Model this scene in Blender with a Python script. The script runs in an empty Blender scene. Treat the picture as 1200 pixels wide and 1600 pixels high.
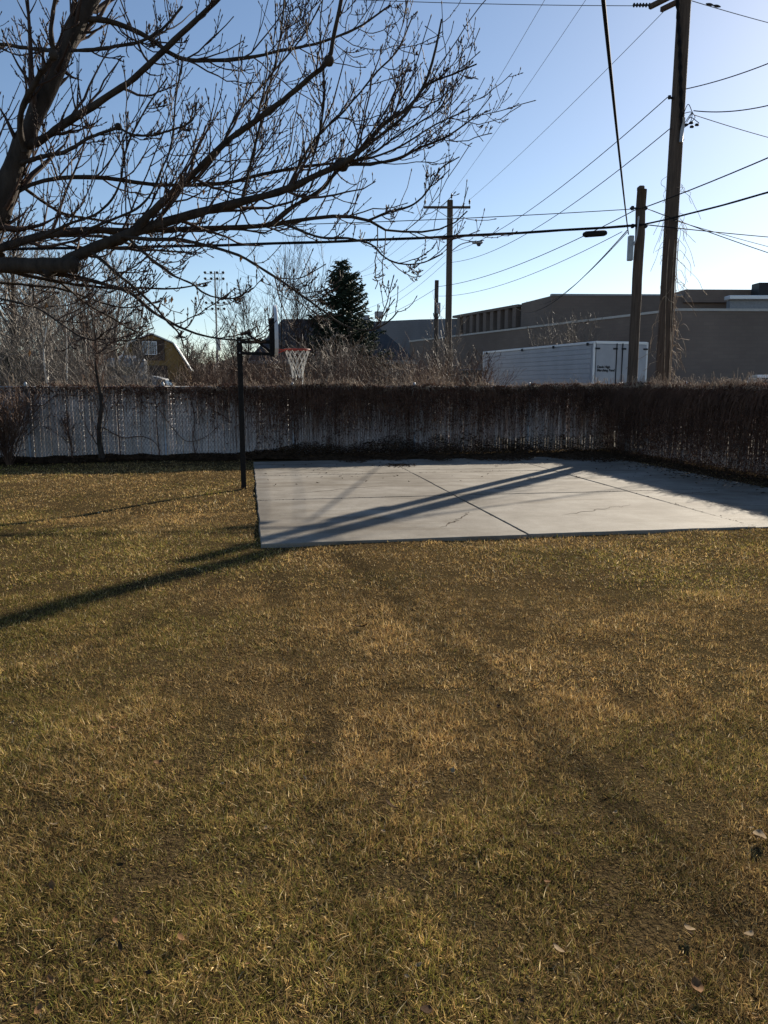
import bpy, math, random
import numpy as np
from mathutils import Vector, Matrix
S = bpy.context.scene
COL = S.collection
R = math.radians
rng = np.random.default_rng(7)

# ------------------------------------------------------------------ camera
F, PITCH, CAMZ = 1200.0, math.atan(198/1200), 1.75
cam = bpy.data.cameras.new('camera'); camo = bpy.data.objects.new('camera', cam); COL.objects.link(camo)
cam.sensor_fit = 'VERTICAL'; cam.sensor_height = 24; cam.lens = 18
cam.clip_start = .05; cam.clip_end = 3000
camo.location = (0, 0, CAMZ); camo.rotation_euler = (math.pi/2-PITCH, 0, 0)
S.camera = camo
# ------------------------------------------------------------------ sky, sun, exposure
SUN_AZ, SUN_EL = R(33.8), R(23.5)
w = bpy.data.worlds.new('World'); S.world = w; w.use_nodes = True
nt = w.node_tree; bg = nt.nodes['Background']
sky = nt.nodes.new('ShaderNodeTexSky'); sky.sky_type = 'NISHITA'; sky.sun_disc = False
sky.sun_elevation = SUN_EL; sky.sun_rotation = SUN_AZ
sky.altitude = 1300; sky.air_density = 1.0; sky.dust_density = .6; sky.ozone_density = 1.8
nt.links.new(sky.outputs[0], bg.inputs[0]); bg.inputs[1].default_value = .070
sl = bpy.data.lights.new('sun', 'SUN'); so = bpy.data.objects.new('sun', sl); COL.objects.link(so)
sl.energy = 5.0; sl.angle = R(.53); sl.color = (1, .89, .73)
so.rotation_euler = Vector((math.sin(SUN_AZ)*math.cos(SUN_EL), math.cos(SUN_AZ)*math.cos(SUN_EL), math.sin(SUN_EL))).to_track_quat('Z', 'Y').to_euler()
so.location = (12, 20, 25)
vs = S.view_settings; vs.view_transform = 'Standard'; vs.look = 'None'; vs.exposure = 0.85; vs.gamma = 1

# ------------------------------------------------------------------ helpers
def ray(px, py):
    u, v = (px-600)/F, (py-800)/F
    return np.array([u, math.cos(PITCH)-v*math.sin(PITCH), -math.sin(PITCH)-v*math.cos(PITCH)])
def P(px, py, Y):                     # the point at ground distance Y that lies on this line of sight
    d = ray(px, py); return np.array([0, 0, CAMZ]) + d*(Y/d[1])
def G(px, py):                        # point of the level ground
    d = ray(px, py); return np.array([0, 0, CAMZ]) + d*(-CAMZ/d[2])
def link(o, parent=None):
    COL.objects.link(o)
    if parent is not None: o.parent = parent
    return o
def tag(o, label=None, cat=None, group=None, kind=None):
    if label: o['label'] = label
    if cat: o['category'] = cat
    if group: o['group'] = group
    if kind: o['kind'] = kind
    return o
def thing(name, label, cat, loc=(0, 0, 0), rz=0, group=None):
    o = bpy.data.objects.new(name, None); o.empty_display_size = .1; link(o)
    o.location = loc; o.rotation_euler = (0, 0, rz)
    return tag(o, label, cat, group)
def mesh_np(name, V, FA, mat, smooth=False, col=None):
    """V Nx3, FA list of (M,k) index arrays"""
    V = np.asarray(V, np.float32).reshape(-1, 3)
    me = bpy.data.meshes.new(name)
    FA = [np.asarray(f, np.int32) for f in FA if len(f)]
    tot = sum(f.size for f in FA); nf = sum(len(f) for f in FA)
    me.vertices.add(len(V)); me.vertices.foreach_set('co', V.ravel())
    me.loops.add(tot); me.polygons.add(nf)
    me.loops.foreach_set('vertex_index', np.concatenate([f.ravel() for f in FA]))
    st = []; c = 0
    for f in FA:
        st.append(c+np.arange(len(f))*f.shape[1]); c += f.size
    me.polygons.foreach_set('loop_start', np.concatenate(st).astype(np.int32))
    me.polygons.foreach_set('use_smooth', np.full(nf, smooth))
    if col is not None:
        a = me.attributes.new('tint', 'FLOAT_COLOR', 'POINT')
        c4 = np.ones((len(V), 4), np.float32); c4[:, :3] = col
        a.data.foreach_set('color', c4.ravel())
    me.update(calc_edges=True)
    if mat: me.materials.append(mat)
    return me
def obj(name, me, parent=None):
    return link(bpy.data.objects.new(name, me), parent)

class MB:                             # collects solids, then becomes ONE mesh object
    def __init__(s): s.V = []; s.F = {3: [], 4: []}; s.n = 0; s.C = []; s.N = []
    def _add(s, V, faces):
        V = np.asarray(V, float).reshape(-1, 3)
        for f in faces:
            f = np.asarray(f, np.int64)
            if f.size == 0: continue
            if f.shape[1] in s.F: s.F[f.shape[1]].append(f+s.n)
            else: s.N.append(f+s.n)
        s.V.append(V); s.n += len(V); return s
    def box(s, c, size, ax=None, bev=0.0):
        hx, hy, hz = np.array(size)/2
        if bev <= 0:
            V = np.array([(x, y, z) for x in (-hx, hx) for y in (-hy, hy) for z in (-hz, hz)])
            Fq = [[0, 1, 3, 2], [4, 6, 7, 5], [0, 4, 5, 1], [2, 3, 7, 6], [0, 2, 6, 4], [1, 5, 7, 3]]
            fs = [Fq]
        else:
            b = min(bev, hx*.9, hy*.9, hz*.9); V = []; idx = {}
            for sx in (-1, 1):
                for sy in (-1, 1):
                    for sz in (-1, 1):
                        for k in range(3):
                            p = [sx*(hx-b), sy*(hy-b), sz*(hz-b)]
                            p[k] = (sx*hx, sy*hy, sz*hz)[k]
                            idx[(sx, sy, sz, k)] = len(V); V.append(p)
            Fq = []; Ft = []
            sg = (-1, 1)
            for k in range(3):
                a, c2 = [(1, 2), (0, 2), (0, 1)][k]
                for q in sg:
                    L = []
                    for (sa, sc) in ((-1, -1), (1, -1), (1, 1), (-1, 1)):
                        t = [0, 0, 0]; t[k] = q; t[a] = sa; t[c2] = sc; L.append(idx[(*t, k)])
                    Fq.append(L)
            for k in range(3):
                a, c2 = [(1, 2), (0, 2), (0, 1)][k]
                for sa in sg:
                    for sc in sg:
                        t0 = [0, 0, 0]; t0[k] = -1; t0[a] = sa; t0[c2] = sc
                        t1 = list(t0); t1[k] = 1
                        Fq.append([idx[(*t0, a)], idx[(*t1, a)], idx[(*t1, c2)], idx[(*t0, c2)]])
            for sx in sg:
                for sy in sg:
                    for sz in sg: Ft.append([idx[(sx, sy, sz, k)] for k in range(3)])
            V = np.array(V); fs = [Fq, Ft]
        if ax is not None: V = V @ np.array(ax)
        return s._add(V+np.array(c), fs)
    def bar(s, a, b, wx, wz, up=(0, 0, 1), bev=0.0):     # rectangular bar from a to b
        a = np.array(a, float); b = np.array(b, float); y = b-a; L = np.linalg.norm(y); y = y/L
        x = np.cross(y, up); x /= np.linalg.norm(x); z = np.cross(x, y)
        return s.box((a+b)/2, (wx, L, wz), np.array([x, y, z]), bev)
    def tube(s, pts, r, sides=8, cap=True):
        pts = np.asarray(pts, float); n = len(pts); r = np.broadcast_to(np.asarray(r, float), (n,))
        V, Fq = tube_batch(pts[None], r[None], sides)
        s._add(V, [Fq])
        if cap:
            k = s.n - n*sides
            for st, rev in ((0, True), ((n-1)*sides, False)):
                ring = np.arange(sides)+k+st
                if rev: ring = ring[::-1]
                c = pts[0] if rev else pts[-1]
                s.V.append(c.reshape(1, 3)); ci = s.n; s.n += 1
                s.F[3].append(np.array([[ring[i], ring[(i+1) % sides], ci] for i in range(sides)]))
        return s
    def prism(s, poly, z0, z1):       # footprint polygon (x,y) extruded in z
        poly = np.asarray(poly, float); n = len(poly)
        V = np.vstack([np.c_[poly, np.full(n, z0)], np.c_[poly, np.full(n, z1)]])
        q = [[i, (i+1) % n, n+(i+1) % n, n+i] for i in range(n)]
        return s._add(V, [q, [list(range(n))[::-1]], [list(range(n, 2*n))]] if n not in (3, 4) else [q, [list(range(n))[::-1]], [list(range(n, 2*n))]])
    def lathe(s, prof, c=(0, 0, 0), seg=16):
        prof = np.asarray(prof, float); m = len(prof); an = np.arange(seg)*2*math.pi/seg
        V = np.stack([np.outer(prof[:, 0], np.cos(an)), np.outer(prof[:, 0], np.sin(an)), np.repeat(prof[:, 1:2], seg, 1)], -1).reshape(-1, 3)+np.array(c)
        q = [[i*seg+j, i*seg+(j+1) % seg, (i+1)*seg+(j+1) % seg, (i+1)*seg+j] for i in range(m-1) for j in range(seg)]
        return s._add(V, [q])
    def raw(s, V, *faces): return s._add(V, list(faces))
    def mesh(s, name, mat, smooth=False):
        FA = [np.vstack(s.F[k]) for k in (3, 4) if s.F[k]] + s.N
        return mesh_np(name, np.vstack(s.V), FA, mat, smooth)
    def build(s, name, mat, parent=None, smooth=False):
        return obj(name, s.mesh(name, mat, smooth), parent)

def tube_batch(Pt, Rr, sides=3):
    """Pt (M,N,3), Rr (M,N) -> verts, quads"""
    Pt = np.asarray(Pt, float); M, N, _ = Pt.shape
    T = np.gradient(Pt, axis=1); T /= np.linalg.norm(T, axis=2, keepdims=True)+1e-12
    ref = np.where(np.abs(T[:, :1, 2:3]) > .9, np.array([1., 0, 0]), np.array([0, 0, 1.]))
    ref = np.broadcast_to(ref, T.shape)
    A = np.cross(T, ref); A /= np.linalg.norm(A, axis=2, keepdims=True)+1e-12
    B = np.cross(T, A)
    an = np.arange(sides)*2*math.pi/sides
    V = Pt[:, :, None, :] + Rr[:, :, None, None]*(A[:, :, None, :]*np.cos(an)[None, None, :, None]+B[:, :, None, :]*np.sin(an)[None, None, :, None])
    base = (np.arange(M)*N*sides)[:, None, None]+(np.arange(N-1)*sides)[None, :, None]
    j = np.arange(sides); k = (j+1) % sides
    Fq = np.stack([base+j, base+sides+j, base+sides+k, base+k], -1).reshape(-1, 4)
    return V.reshape(-1, 3), Fq
def strands(mb, Pt, Rr, sides=3):
    V, Fq = tube_batch(Pt, Rr, sides); mb._add(V, [Fq])
def cards(mb, C, ax, ay):             # many small leaf quads, folded along the middle
    C = np.asarray(C); n = len(C)
    nrm = np.cross(ax, ay); nrm /= np.linalg.norm(nrm, axis=1, keepdims=True)+1e-9
    f = nrm*np.linalg.norm(ax, axis=1, keepdims=True)*.45
    V = np.stack([C-ay, C-ax*.9+f, C+ay, C+ax*.9+f], 1).reshape(-1, 3)
    b = np.arange(n)[:, None]*4
    mb._add(V, [np.vstack([b+np.array([[0, 2, 1]]), b+np.array([[0, 3, 2]])])])
def rndunit(n):
    v = rng.normal(size=(n, 3)); return v/np.linalg.norm(v, axis=1, keepdims=True)
def smooth_path(pts, n):              # Catmull-Rom through pts, n samples evenly by chord
    pts = np.asarray(pts, float); d = np.r_[0, np.cumsum(np.linalg.norm(np.diff(pts, axis=0), axis=1))]
    t = np.linspace(0, d[-1], n); m = np.gradient(pts, d, axis=0)
    i = np.clip(np.searchsorted(d, t, 'right')-1, 0, len(d)-2); h = (d[i+1]-d[i])[:, None]; u = ((t-d[i])/h[:, 0])[:, None]
    return (2*u**3-3*u**2+1)*pts[i]+(u**3-2*u**2+u)*h*m[i]+(-2*u**3+3*u**2)*pts[i+1]+(u**3-u**2)*h*m[i+1]
def vnoise(x, y, sc, seed=0):
    r = np.random.default_rng(seed); L = r.random((256, 256))
    X = x/sc+1000; Y = y/sc+1000; i = np.floor(X).astype(int); j = np.floor(Y).astype(int)
    u = X-i; v = Y-j; u = u*u*(3-2*u); v = v*v*(3-2*v)
    g = lambda a, b: L[a % 256, b % 256]
    return (g(i, j)*(1-u)+g(i+1, j)*u)*(1-v)+(g(i, j+1)*(1-u)+g(i+1, j+1)*u)*v

# ------------------------------------------------------------------ materials
def material(name, c1, c2=None, rough=.8, scale=6, detail=4, bump=0, bscale=40, coord='Object', stretch=(1, 1, 1), metal=0, spec=.3, c3=None, scale3=1.2, attr=False, transl=0, lo=.35, hi=.65):
    m = bpy.data.materials.new(name); m.use_nodes = True; n = m.node_tree.nodes; l = m.node_tree.links
    b = n['Principled BSDF']; b.inputs['Roughness'].default_value = rough; b.inputs['Metallic'].default_value = metal
    b.inputs['Specular IOR Level'].default_value = spec
    tc = n.new('ShaderNodeTexCoord'); mp = n.new('ShaderNodeMapping'); mp.inputs['Scale'].default_value = stretch
    l.new(tc.outputs[coord], mp.inputs['Vector'])
    out = None
    if c2 is not None:
        no = n.new('ShaderNodeTexNoise'); no.inputs['Scale'].default_value = scale; no.inputs['Detail'].default_value = detail; no.inputs['Roughness'].default_value = .65
        l.new(mp.outputs[0], no.inputs['Vector'])
        ra = n.new('ShaderNodeValToRGB'); ra.color_ramp.elements[0].position = lo; ra.color_ramp.elements[1].position = hi
        ra.color_ramp.elements[0].color = (*c1, 1); ra.color_ramp.elements[1].color = (*c2, 1)
        l.new(no.outputs['Fac'], ra.inputs[0]); out = ra.outputs[0]
        if c3 is not None:
            n3 = n.new('ShaderNodeTexNoise'); n3.inputs['Scale'].default_value = scale3; n3.inputs['Detail'].default_value = 5
            l.new(mp.outputs[0], n3.inputs['Vector'])
            r3 = n.new('ShaderNodeValToRGB'); r3.color_ramp.elements[0].position = .45; r3.color_ramp.elements[1].position = .68
            mx = n.new('ShaderNodeMix'); mx.data_type = 'RGBA'
            l.new(n3.outputs['Fac'], r3.inputs[0]); l.new(r3.outputs[0], mx.inputs['Factor']); l.new(out, mx.inputs['A']); mx.inputs['B'].default_value = (*c3, 1)
            out = mx.outputs['Result']
    if attr:
        at = n.new('ShaderNodeAttribute'); at.attribute_name = 'tint'; out = at.outputs['Color']
    if out is None: b.inputs['Base Color'].default_value = (*c1, 1)
    else: l.new(out, b.inputs['Base Color'])
    if bump:
        nb = n.new('ShaderNodeTexNoise'); nb.inputs['Scale'].default_value = bscale; nb.inputs['Detail'].default_value = 6
        l.new(mp.outputs[0], nb.inputs['Vector'])
        bp = n.new('ShaderNodeBump'); bp.inputs['Strength'].default_value = bump; bp.inputs['Distance'].default_value = .02
        l.new(nb.outputs['Fac'], bp.inputs['Height']); l.new(bp.outputs[0], b.inputs['Normal'])
    if transl:
        tr = n.new('ShaderNodeBsdfTranslucent'); ms = n.new('ShaderNodeMixShader'); ms.inputs[0].default_value = transl
        if out is not None: l.new(out, tr.inputs[0])
        else: tr.inputs[0].default_value = (*c1, 1)
        l.new(b.outputs[0], ms.inputs[1]); l.new(tr.outputs[0], ms.inputs[2]); l.new(ms.outputs[0], n['Material Output'].inputs[0])
    return m
M = {}
M['soil'] = material('soil', (.028, .019, .010), (.110, .078, .038), .95, 38, 12, 1.0, 70, c3=(.060, .046, .022), scale3=.7, spec=0)
M['field'] = material('field', (.10, .085, .05), (.16, .13, .075), .95, .3, 8, .3, 5)
M['asphalt'] = material('asphalt', (.045, .045, .047), (.07, .07, .07), .9, 4, 6, .2, 80)
M['bark'] = material('bark', (.022, .016, .012), (.062, .047, .036), .9, 14, 8, .9, 22, stretch=(1, 1, .35))
M['twig'] = material('twig', (.045, .029, .025), (.085, .058, .047), .7, 8, 3, spec=.15)
M['greytwig'] = material('greytwig', (.10, .082, .068), (.20, .17, .14), .6, 5, 3, spec=.4)
M['redtwig'] = material('redtwig', (.075, .040, .026), (.16, .095, .062), .7, 3, 3)
M['palebark'] = material('palebark', (.42, .40, .36), (.62, .60, .55), .6, 7, 5, .3, 20, stretch=(1, 1, .5), lo=.3, hi=.5)
M['vine'] = material('vine', (.070, .038, .026), (.180, .103, .070), .85, 3, 4)
M['vineleaf'] = material('vineleaf', (.066, .032, .022), (.170, .086, .056), .85, 2.5, 5, transl=.12)
M['vinetop'] = material('vinetop', (.22, .15, .10), (.50, .40, .30), .7, 4, 3, transl=.2)  # paler than the vine stems, sunlight on the fence top put into the colour
M['wood'] = material('wood', (.055, .042, .033), (.13, .10, .080), .9, 5, 8, .6, 18, stretch=(6, 6, .35))
M['woodbrown'] = material('woodbrown', (.056, .040, .031), (.125, .090, .068), .9, 5, 8, .6, 18, stretch=(6, 6, .35))
M['wire'] = material('wire', (.016, .016, .018), rough=.8, spec=.05)
M['wiregrey'] = material('wiregrey', (.12, .12, .125), rough=.45, metal=.5)
M['galv'] = material('galv', (.28, .29, .30), (.38, .39, .40), .5, 12, 4, metal=.6)
M['slat'] = material('slat', (.53, .465, .435), (.67, .595, .565), .6, 1.5, 5, c3=(.42, .375, .345), scale3=3)
M['black'] = material('black', (.008, .008, .009), (.020, .017, .015), .6, 20, 5, spec=.12)
M['board'] = material('board', (.52, .53, .56), (.62, .63, .65), .45, 5, 4)
M['rim'] = material('rim', (.30, .035, .022), (.22, .03, .02), .5, 20, 4)
M['net'] = material('net', (.62, .60, .55), (.75, .73, .68), .8, 30, 3)
M['concrete'] = material('concrete', (.215, .200, .178), (.315, .298, .270), .85, 1.7, 12, .25, 60, c3=(.185, .172, .155), scale3=.45, lo=.28, hi=.72)
def concretemat():
    m = bpy.data.materials.new('concrete'); m.use_nodes = True; n = m.node_tree.nodes; l = m.node_tree.links; bs = n['Principled BSDF']; bs.inputs['Roughness'].default_value = .8; bs.inputs['Specular IOR Level'].default_value = .25
    tc = n.new('ShaderNodeTexCoord')
    def noise(sc, det, ro, stretch=(1, 1, 1), dist=0):
        mp = n.new('ShaderNodeMapping'); mp.inputs['Scale'].default_value = stretch; mp.inputs['Rotation'].default_value = (0, 0, -AX0); l.new(tc.outputs['Object'], mp.inputs[0])
        t = n.new('ShaderNodeTexNoise'); t.inputs['Scale'].default_value = sc; t.inputs['Detail'].default_value = det; t.inputs['Roughness'].default_value = ro; t.inputs['Distortion'].default_value = dist; l.new(mp.outputs[0], t.inputs[0]); return t.outputs['Fac']
    def ramp(f, a, b, ca, cb):
        q = n.new('ShaderNodeValToRGB'); e = q.color_ramp.elements; e[0].position = a; e[1].position = b; e[0].color = (*ca, 1); e[1].color = (*cb, 1); l.new(f, q.inputs[0]); return q.outputs[0]
    def mul(a, b):
        x = n.new('ShaderNodeMix'); x.data_type = 'RGBA'; x.blend_type = 'MULTIPLY'; x.inputs['Factor'].default_value = 1; l.new(a, x.inputs['A']); l.new(b, x.inputs['B']); return x.outputs['Result']
    c = ramp(noise(.55, 8, .6, dist=.6), .38, .62, (.165, .146, .118), (.250, .230, .196))
    c = mul(c, ramp(noise(2.6, 10, .7), .36, .60, (.80, .78, .75), (1.06, 1.06, 1.06)))
    c = mul(c, ramp(noise(.35, 6, .6, (1, 4.5, 1), .8), .50, .64, (1, 1, 1), (.72, .68, .62)))
    c = mul(c, ramp(noise(70, 3, .6), .30, .60, (.84, .84, .84), (1.05, 1.05, 1.05)))
    l.new(c, bs.inputs['Base Color'])
    b = n.new('ShaderNodeBump'); b.inputs['Strength'].default_value = .3; b.inputs['Distance'].default_value = .01; l.new(noise(55, 6, .7), b.inputs['Height']); l.new(b.outputs[0], bs.inputs['Normal'])
    return m
AX0 = R(10.0)
M['concrete'] = concretemat()
M['litter'] = material('litter', (.030, .019, .012), (.095, .060, .037), .9, 7, 5, spec=.05)
M['leafbrown'] = material('leafbrown', (.16, .085, .04), (.26, .15, .075), .75, 30, 4, transl=.2, spec=.05)
M['leafpale'] = material('leafpale', (.26, .185, .105), (.40, .31, .20), .9, 30, 4, transl=.2, spec=.05)
M['brick'] = None
M['white'] = material('whitepaint', (.37, .38, .415), (.44, .45, .48), .45, 1.2, 5)
M['whiteedge'] = material('whiteedge', (.75, .76, .78), rough=.35, metal=.2)
M['dark'] = material('darkpaint', (.02, .021, .025), rough=.5)
M['grey'] = material('greypaint', (.22, .23, .25), (.28, .29, .30), .5, 8, 3)
M['rubber'] = material('rubber', (.018, .018, .018), rough=.85)
M['glass'] = material('glass', (.03, .035, .045), rough=.08, spec=.6)
M['roofgrey'] = material('roofgrey', (.045, .045, .05), (.075, .073, .075), .9, 2, 6, .4, 25)
M['siding'] = material('siding', (.30, .29, .28), (.36, .35, .33), .8, 2, 4)
M['ochre'] = material('ochre', (.24, .148, .050), (.30, .19, .068), .8, 3, 5)
M['brownpaint'] = material('brownpaint', (.055, .035, .026), (.08, .052, .038), .8, 6, 5)
M['needle'] = material('needle', (.012, .024, .014), (.032, .052, .028), .7, 5, 4)
M['juniper'] = material('juniper', (.022, .030, .014), (.05, .055, .026), .75, 4, 4)
M['copper'] = material('coping', (.42, .40, .37), (.50, .47, .44), .7, 3, 4)
M['grass'] = material('grass', (1, 1, 1), rough=.62, attr=True, transl=.34, spec=.04)
def brickmat(name, a, b, mortar):
    m = bpy.data.materials.new(name); m.use_nodes = True; n = m.node_tree.nodes; l = m.node_tree.links; bs = n['Principled BSDF']
    bs.inputs['Roughness'].default_value = .9
    tc = n.new('ShaderNodeTexCoord'); sp = n.new('ShaderNodeSeparateXYZ'); l.new(tc.outputs['Object'], sp.inputs[0])
    ad = n.new('ShaderNodeMath'); ad.operation = 'SUBTRACT'; l.new(sp.outputs[0], ad.inputs[0]); l.new(sp.outputs[1], ad.inputs[1])
    cb = n.new('ShaderNodeCombineXYZ'); l.new(ad.outputs[0], cb.inputs[0]); l.new(sp.outputs[2], cb.inputs[1])
    br = n.new('ShaderNodeTexBrick'); br.inputs['Color1'].default_value = (*a, 1); br.inputs['Color2'].default_value = (*b, 1); br.inputs['Mortar'].default_value = (*mortar, 1)
    br.inputs['Scale'].default_value = 1; br.inputs['Brick Width'].default_value = .62; br.inputs['Row Height'].default_value = .205; br.inputs['Mortar Size'].default_value = .02
    l.new(cb.outputs[0], br.inputs['Vector'])
    no = n.new('ShaderNodeTexNoise'); no.inputs['Scale'].default_value = .25; no.inputs['Detail'].default_value = 6; l.new(tc.outputs['Object'], no.inputs['Vector'])
    mr = n.new('ShaderNodeMapRange'); mr.inputs[1].default_value = .3; mr.inputs[2].default_value = .7; mr.inputs[3].default_value = .78; mr.inputs[4].default_value = 1.18; l.new(no.outputs['Fac'], mr.inputs[0])
    mx = n.new('ShaderNodeMix'); mx.data_type = 'RGBA'; mx.blend_type = 'MULTIPLY'; mx.inputs['Factor'].default_value = 1
    l.new(br.outputs[0], mx.inputs['A']); l.new(mr.outputs[0], mx.inputs['B']); l.new(mx.outputs['Result'], bs.inputs['Base Color'])
    return m
M['brick'] = brickmat('brick', (.170, .128, .106), (.188, .143, .118), (.160, .128, .108))
M['block'] = brickmat('block', (.17, .165, .175), (.185, .18, .19), (.16, .155, .165))

# ------------------------------------------------------------------ the ground
AX = R(10.0)
EX = np.array([math.cos(AX), math.sin(AX), 0]); EY = np.array([-math.sin(AX), math.cos(AX), 0])
C0 = np.append(G(407, 855)[:2], 0)           # near left corner of the slab
FBL = np.array([-8.87, 17.75, 0])            # back fence starts here, at the left of the frame
AF = R(10.6); FX = np.array([math.cos(AF), math.sin(AF), 0]); FN = np.array([math.sin(AF), -math.cos(AF), 0])
FH = 1.74
ground = tag(obj('ground', mesh_np('ground', [(-900, -300, -.03), (900, -300, -.03), (900, 1500, -.03), (-900, 1500, -.03)], [[[0, 1, 2, 3]]], M['field'])), kind='structure')
def lawn_h(x, y): return .035*(vnoise(x, y, 1.3, 3)-.5)+.02*(vnoise(x, y, .45, 4)-.5)
xs = np.linspace(-13, 9, 111); ys = np.linspace(-3, 21.4, 123)
XX, YY = np.meshgrid(xs, ys); ZZ = lawn_h(XX, YY)
nx, ny = len(xs), len(ys); I = (np.arange(ny-1)[:, None]*nx+np.arange(nx-1)[None, :]).ravel()
lawn = tag(obj('lawn', mesh_np('lawn', np.stack([XX, YY, ZZ], -1), [np.stack([I, I+1, I+nx+1, I+nx], 1)], M['soil'], True)), kind='structure')
m = MB(); q = np.array([P(1000, 640, 31), P(3600, 640, 31)]); m.prism([(2.5, 29), (60, 29), (60, 60), (2.5, 80)], -.028, -.012)
tag(m.build('parking_lot', M['asphalt']), kind='structure')
m = MB(); m.prism([(-40, 26.5), (-6.5, 26.5), (-6.5, 36), (-40, 36)], -.028, -.012)
tag(m.build('driveway', M['asphalt']), kind='structure')

x = np.linspace(-700, 700, 90); hz_ = 14+16*vnoise(x, x*0, 90, 41)+5*vnoise(x, x*0, 22, 42)
m = MB(); m.raw(np.vstack([np.c_[x, 640+0*x, hz_*0-2], np.c_[x, 700+0*x, hz_], np.c_[x, 900+0*x, hz_*0-2]]), np.vstack([np.stack([k*90+np.arange(89), k*90+np.arange(89)+1, k*90+91+np.arange(89), k*90+90+np.arange(89)], 1) for k in range(2)]))
tag(m.build('hills', material('hills', (.06, .055, .05), (.10, .09, .075), .95, .03, 8), None, True), kind='structure')
# concrete slab: panels with open joints
def slab_pt(a, b, z=0): return C0+EX*a+EY*b+np.array([0, 0, z])
court = thing('concrete_court', 'cracked grey concrete court slab beside the lawn', 'slab', (0, 0, 0)); court['kind'] = 'structure'
del court['category']
JX = [0, 3.08, 6.02, 8.55]; JY = [0, 3.28, 6.5, 9.35]
def panel(a0, a1, b0, b1, z):
    g = .0045; n = 26; rr = np.random.default_rng(int(a0*100+b0*10+5))
    def edge(p, q, amp):
        t = np.linspace(0, 1, n, endpoint=False)[:, None]
        e = p+(q-p)*t; d = (q-p)/np.linalg.norm(q-p); nn = np.array([-d[1], d[0]])
        o = np.convolve(rr.normal(size=n+8), np.ones(3)/3, 'same')[4:-4]*amp; o[0] = 0
        return e+nn*o[:, None]
    c = [np.array(v, float) for v in ((a0+g, b0+g), (a1-g, b0+g), (a1-g, b1-g), (a0+g, b1-g))]
    out = lambda k: .010 if (k == 0 and b0 == 0) or (k == 3 and a0 == 0) else .004
    loop = np.vstack([edge(c[k], c[(k+1) % 4], out(k)) for k in range(4)]); N = len(loop)
    ctr = loop.mean(0); inn = loop+(ctr-loop)/np.linalg.norm(ctr-loop, axis=1, keepdims=True)*.012
    tl = np.array([rr.normal()*.004, rr.normal()*.004])
    W = lambda L, zz, tilt=True: np.array([slab_pt(a, b, zz+(((a-ctr[0])*tl[0]+(b-ctr[1])*tl[1])*.35 if tilt else 0)) for a, b in L])
    V = np.vstack([W(loop, -.08, False), W(loop, z-.008), W(inn, z), W([ctr], z)])
    i = np.arange(N); j = (i+1) % N
    q = np.vstack([np.stack([i, j, N+j, N+i], 1), np.stack([N+i, N+j, 2*N+j, 2*N+i], 1)])
    t = np.stack([2*N+i, 2*N+j, np.full(N, 3*N)], 1)
    return mesh_np('panel', V, [q, t], M['concrete'])
rp = random.Random(3)
for ia in range(3):
    for ib in range(3):
        obj('panel', panel(JX[ia], JX[ia+1], JY[ib], JY[ib+1], .036+rp.uniform(-.003, .003)), court)
# dirt and debris in the joints
m = MB(); C = []
for a in JX[1:3]:
    C += [slab_pt(a+rng.normal()*.012, b, .030+abs(rng.normal())*.006) for b in rng.uniform(0, 9, 260)]
for b in JY[1:3]:
    C += [slab_pt(a, b+rng.normal()*.014, .030+abs(rng.normal())*.006) for a in rng.uniform(0, 8, 300)]
C = np.array(C); n = len(C); a1 = rndunit(n); a1[:, 2] *= .25; a2 = rndunit(n); a2[:, 2] *= .25
sz = rng.uniform(.004, .014, (n, 1)); cards(m, C, a1*sz, a2*sz*1.6)
tag(m.build('joint_debris', M['litter']), 'dark dirt and plant scraps caught in the slab joints', 'debris', kind='stuff')
# cracks: thin ragged weeds of dirt along a few fractures
m = MB()
for (p0, p1) in (((1.6, 6.35), (3.0, 6.55)), ((3.3, 7.0), (5.6, 6.9)), ((.5, 3.9), (2.2, 4.6)), ((4.0, 1.2), (5.4, 1.9)), ((6.2, 2.6), (7.6, 3.1)), ((2.2, .6), (2.9, 1.7)), ((.4, 6.9), (1.7, 6.75)), ((3.9, 3.9), (4.7, 4.15)), ((5.0, 5.2), (6.5, 5.0))):
    t = np.linspace(0, 1, 22); pts = np.array([slab_pt(p0[0]+(p1[0]-p0[0])*u+rng.normal()*.03, p0[1]+(p1[1]-p0[1])*u+rng.normal()*.03, .0395) for u in t])
    rr_ = .006*np.abs(np.sin(t*math.pi))**.5*rng.uniform(.4, 1, 22)+.001
    V, Fq = tube_batch(pts[None], rr_[None], 4); V[:, 2] = .036+(V[:, 2]-.0395)*.35+.0045; m._add(V, [Fq])
tag(m.build('crack_dirt', M['litter']), 'thin ragged cracks filled with dirt on the concrete', 'crack', kind='stuff')

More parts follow.
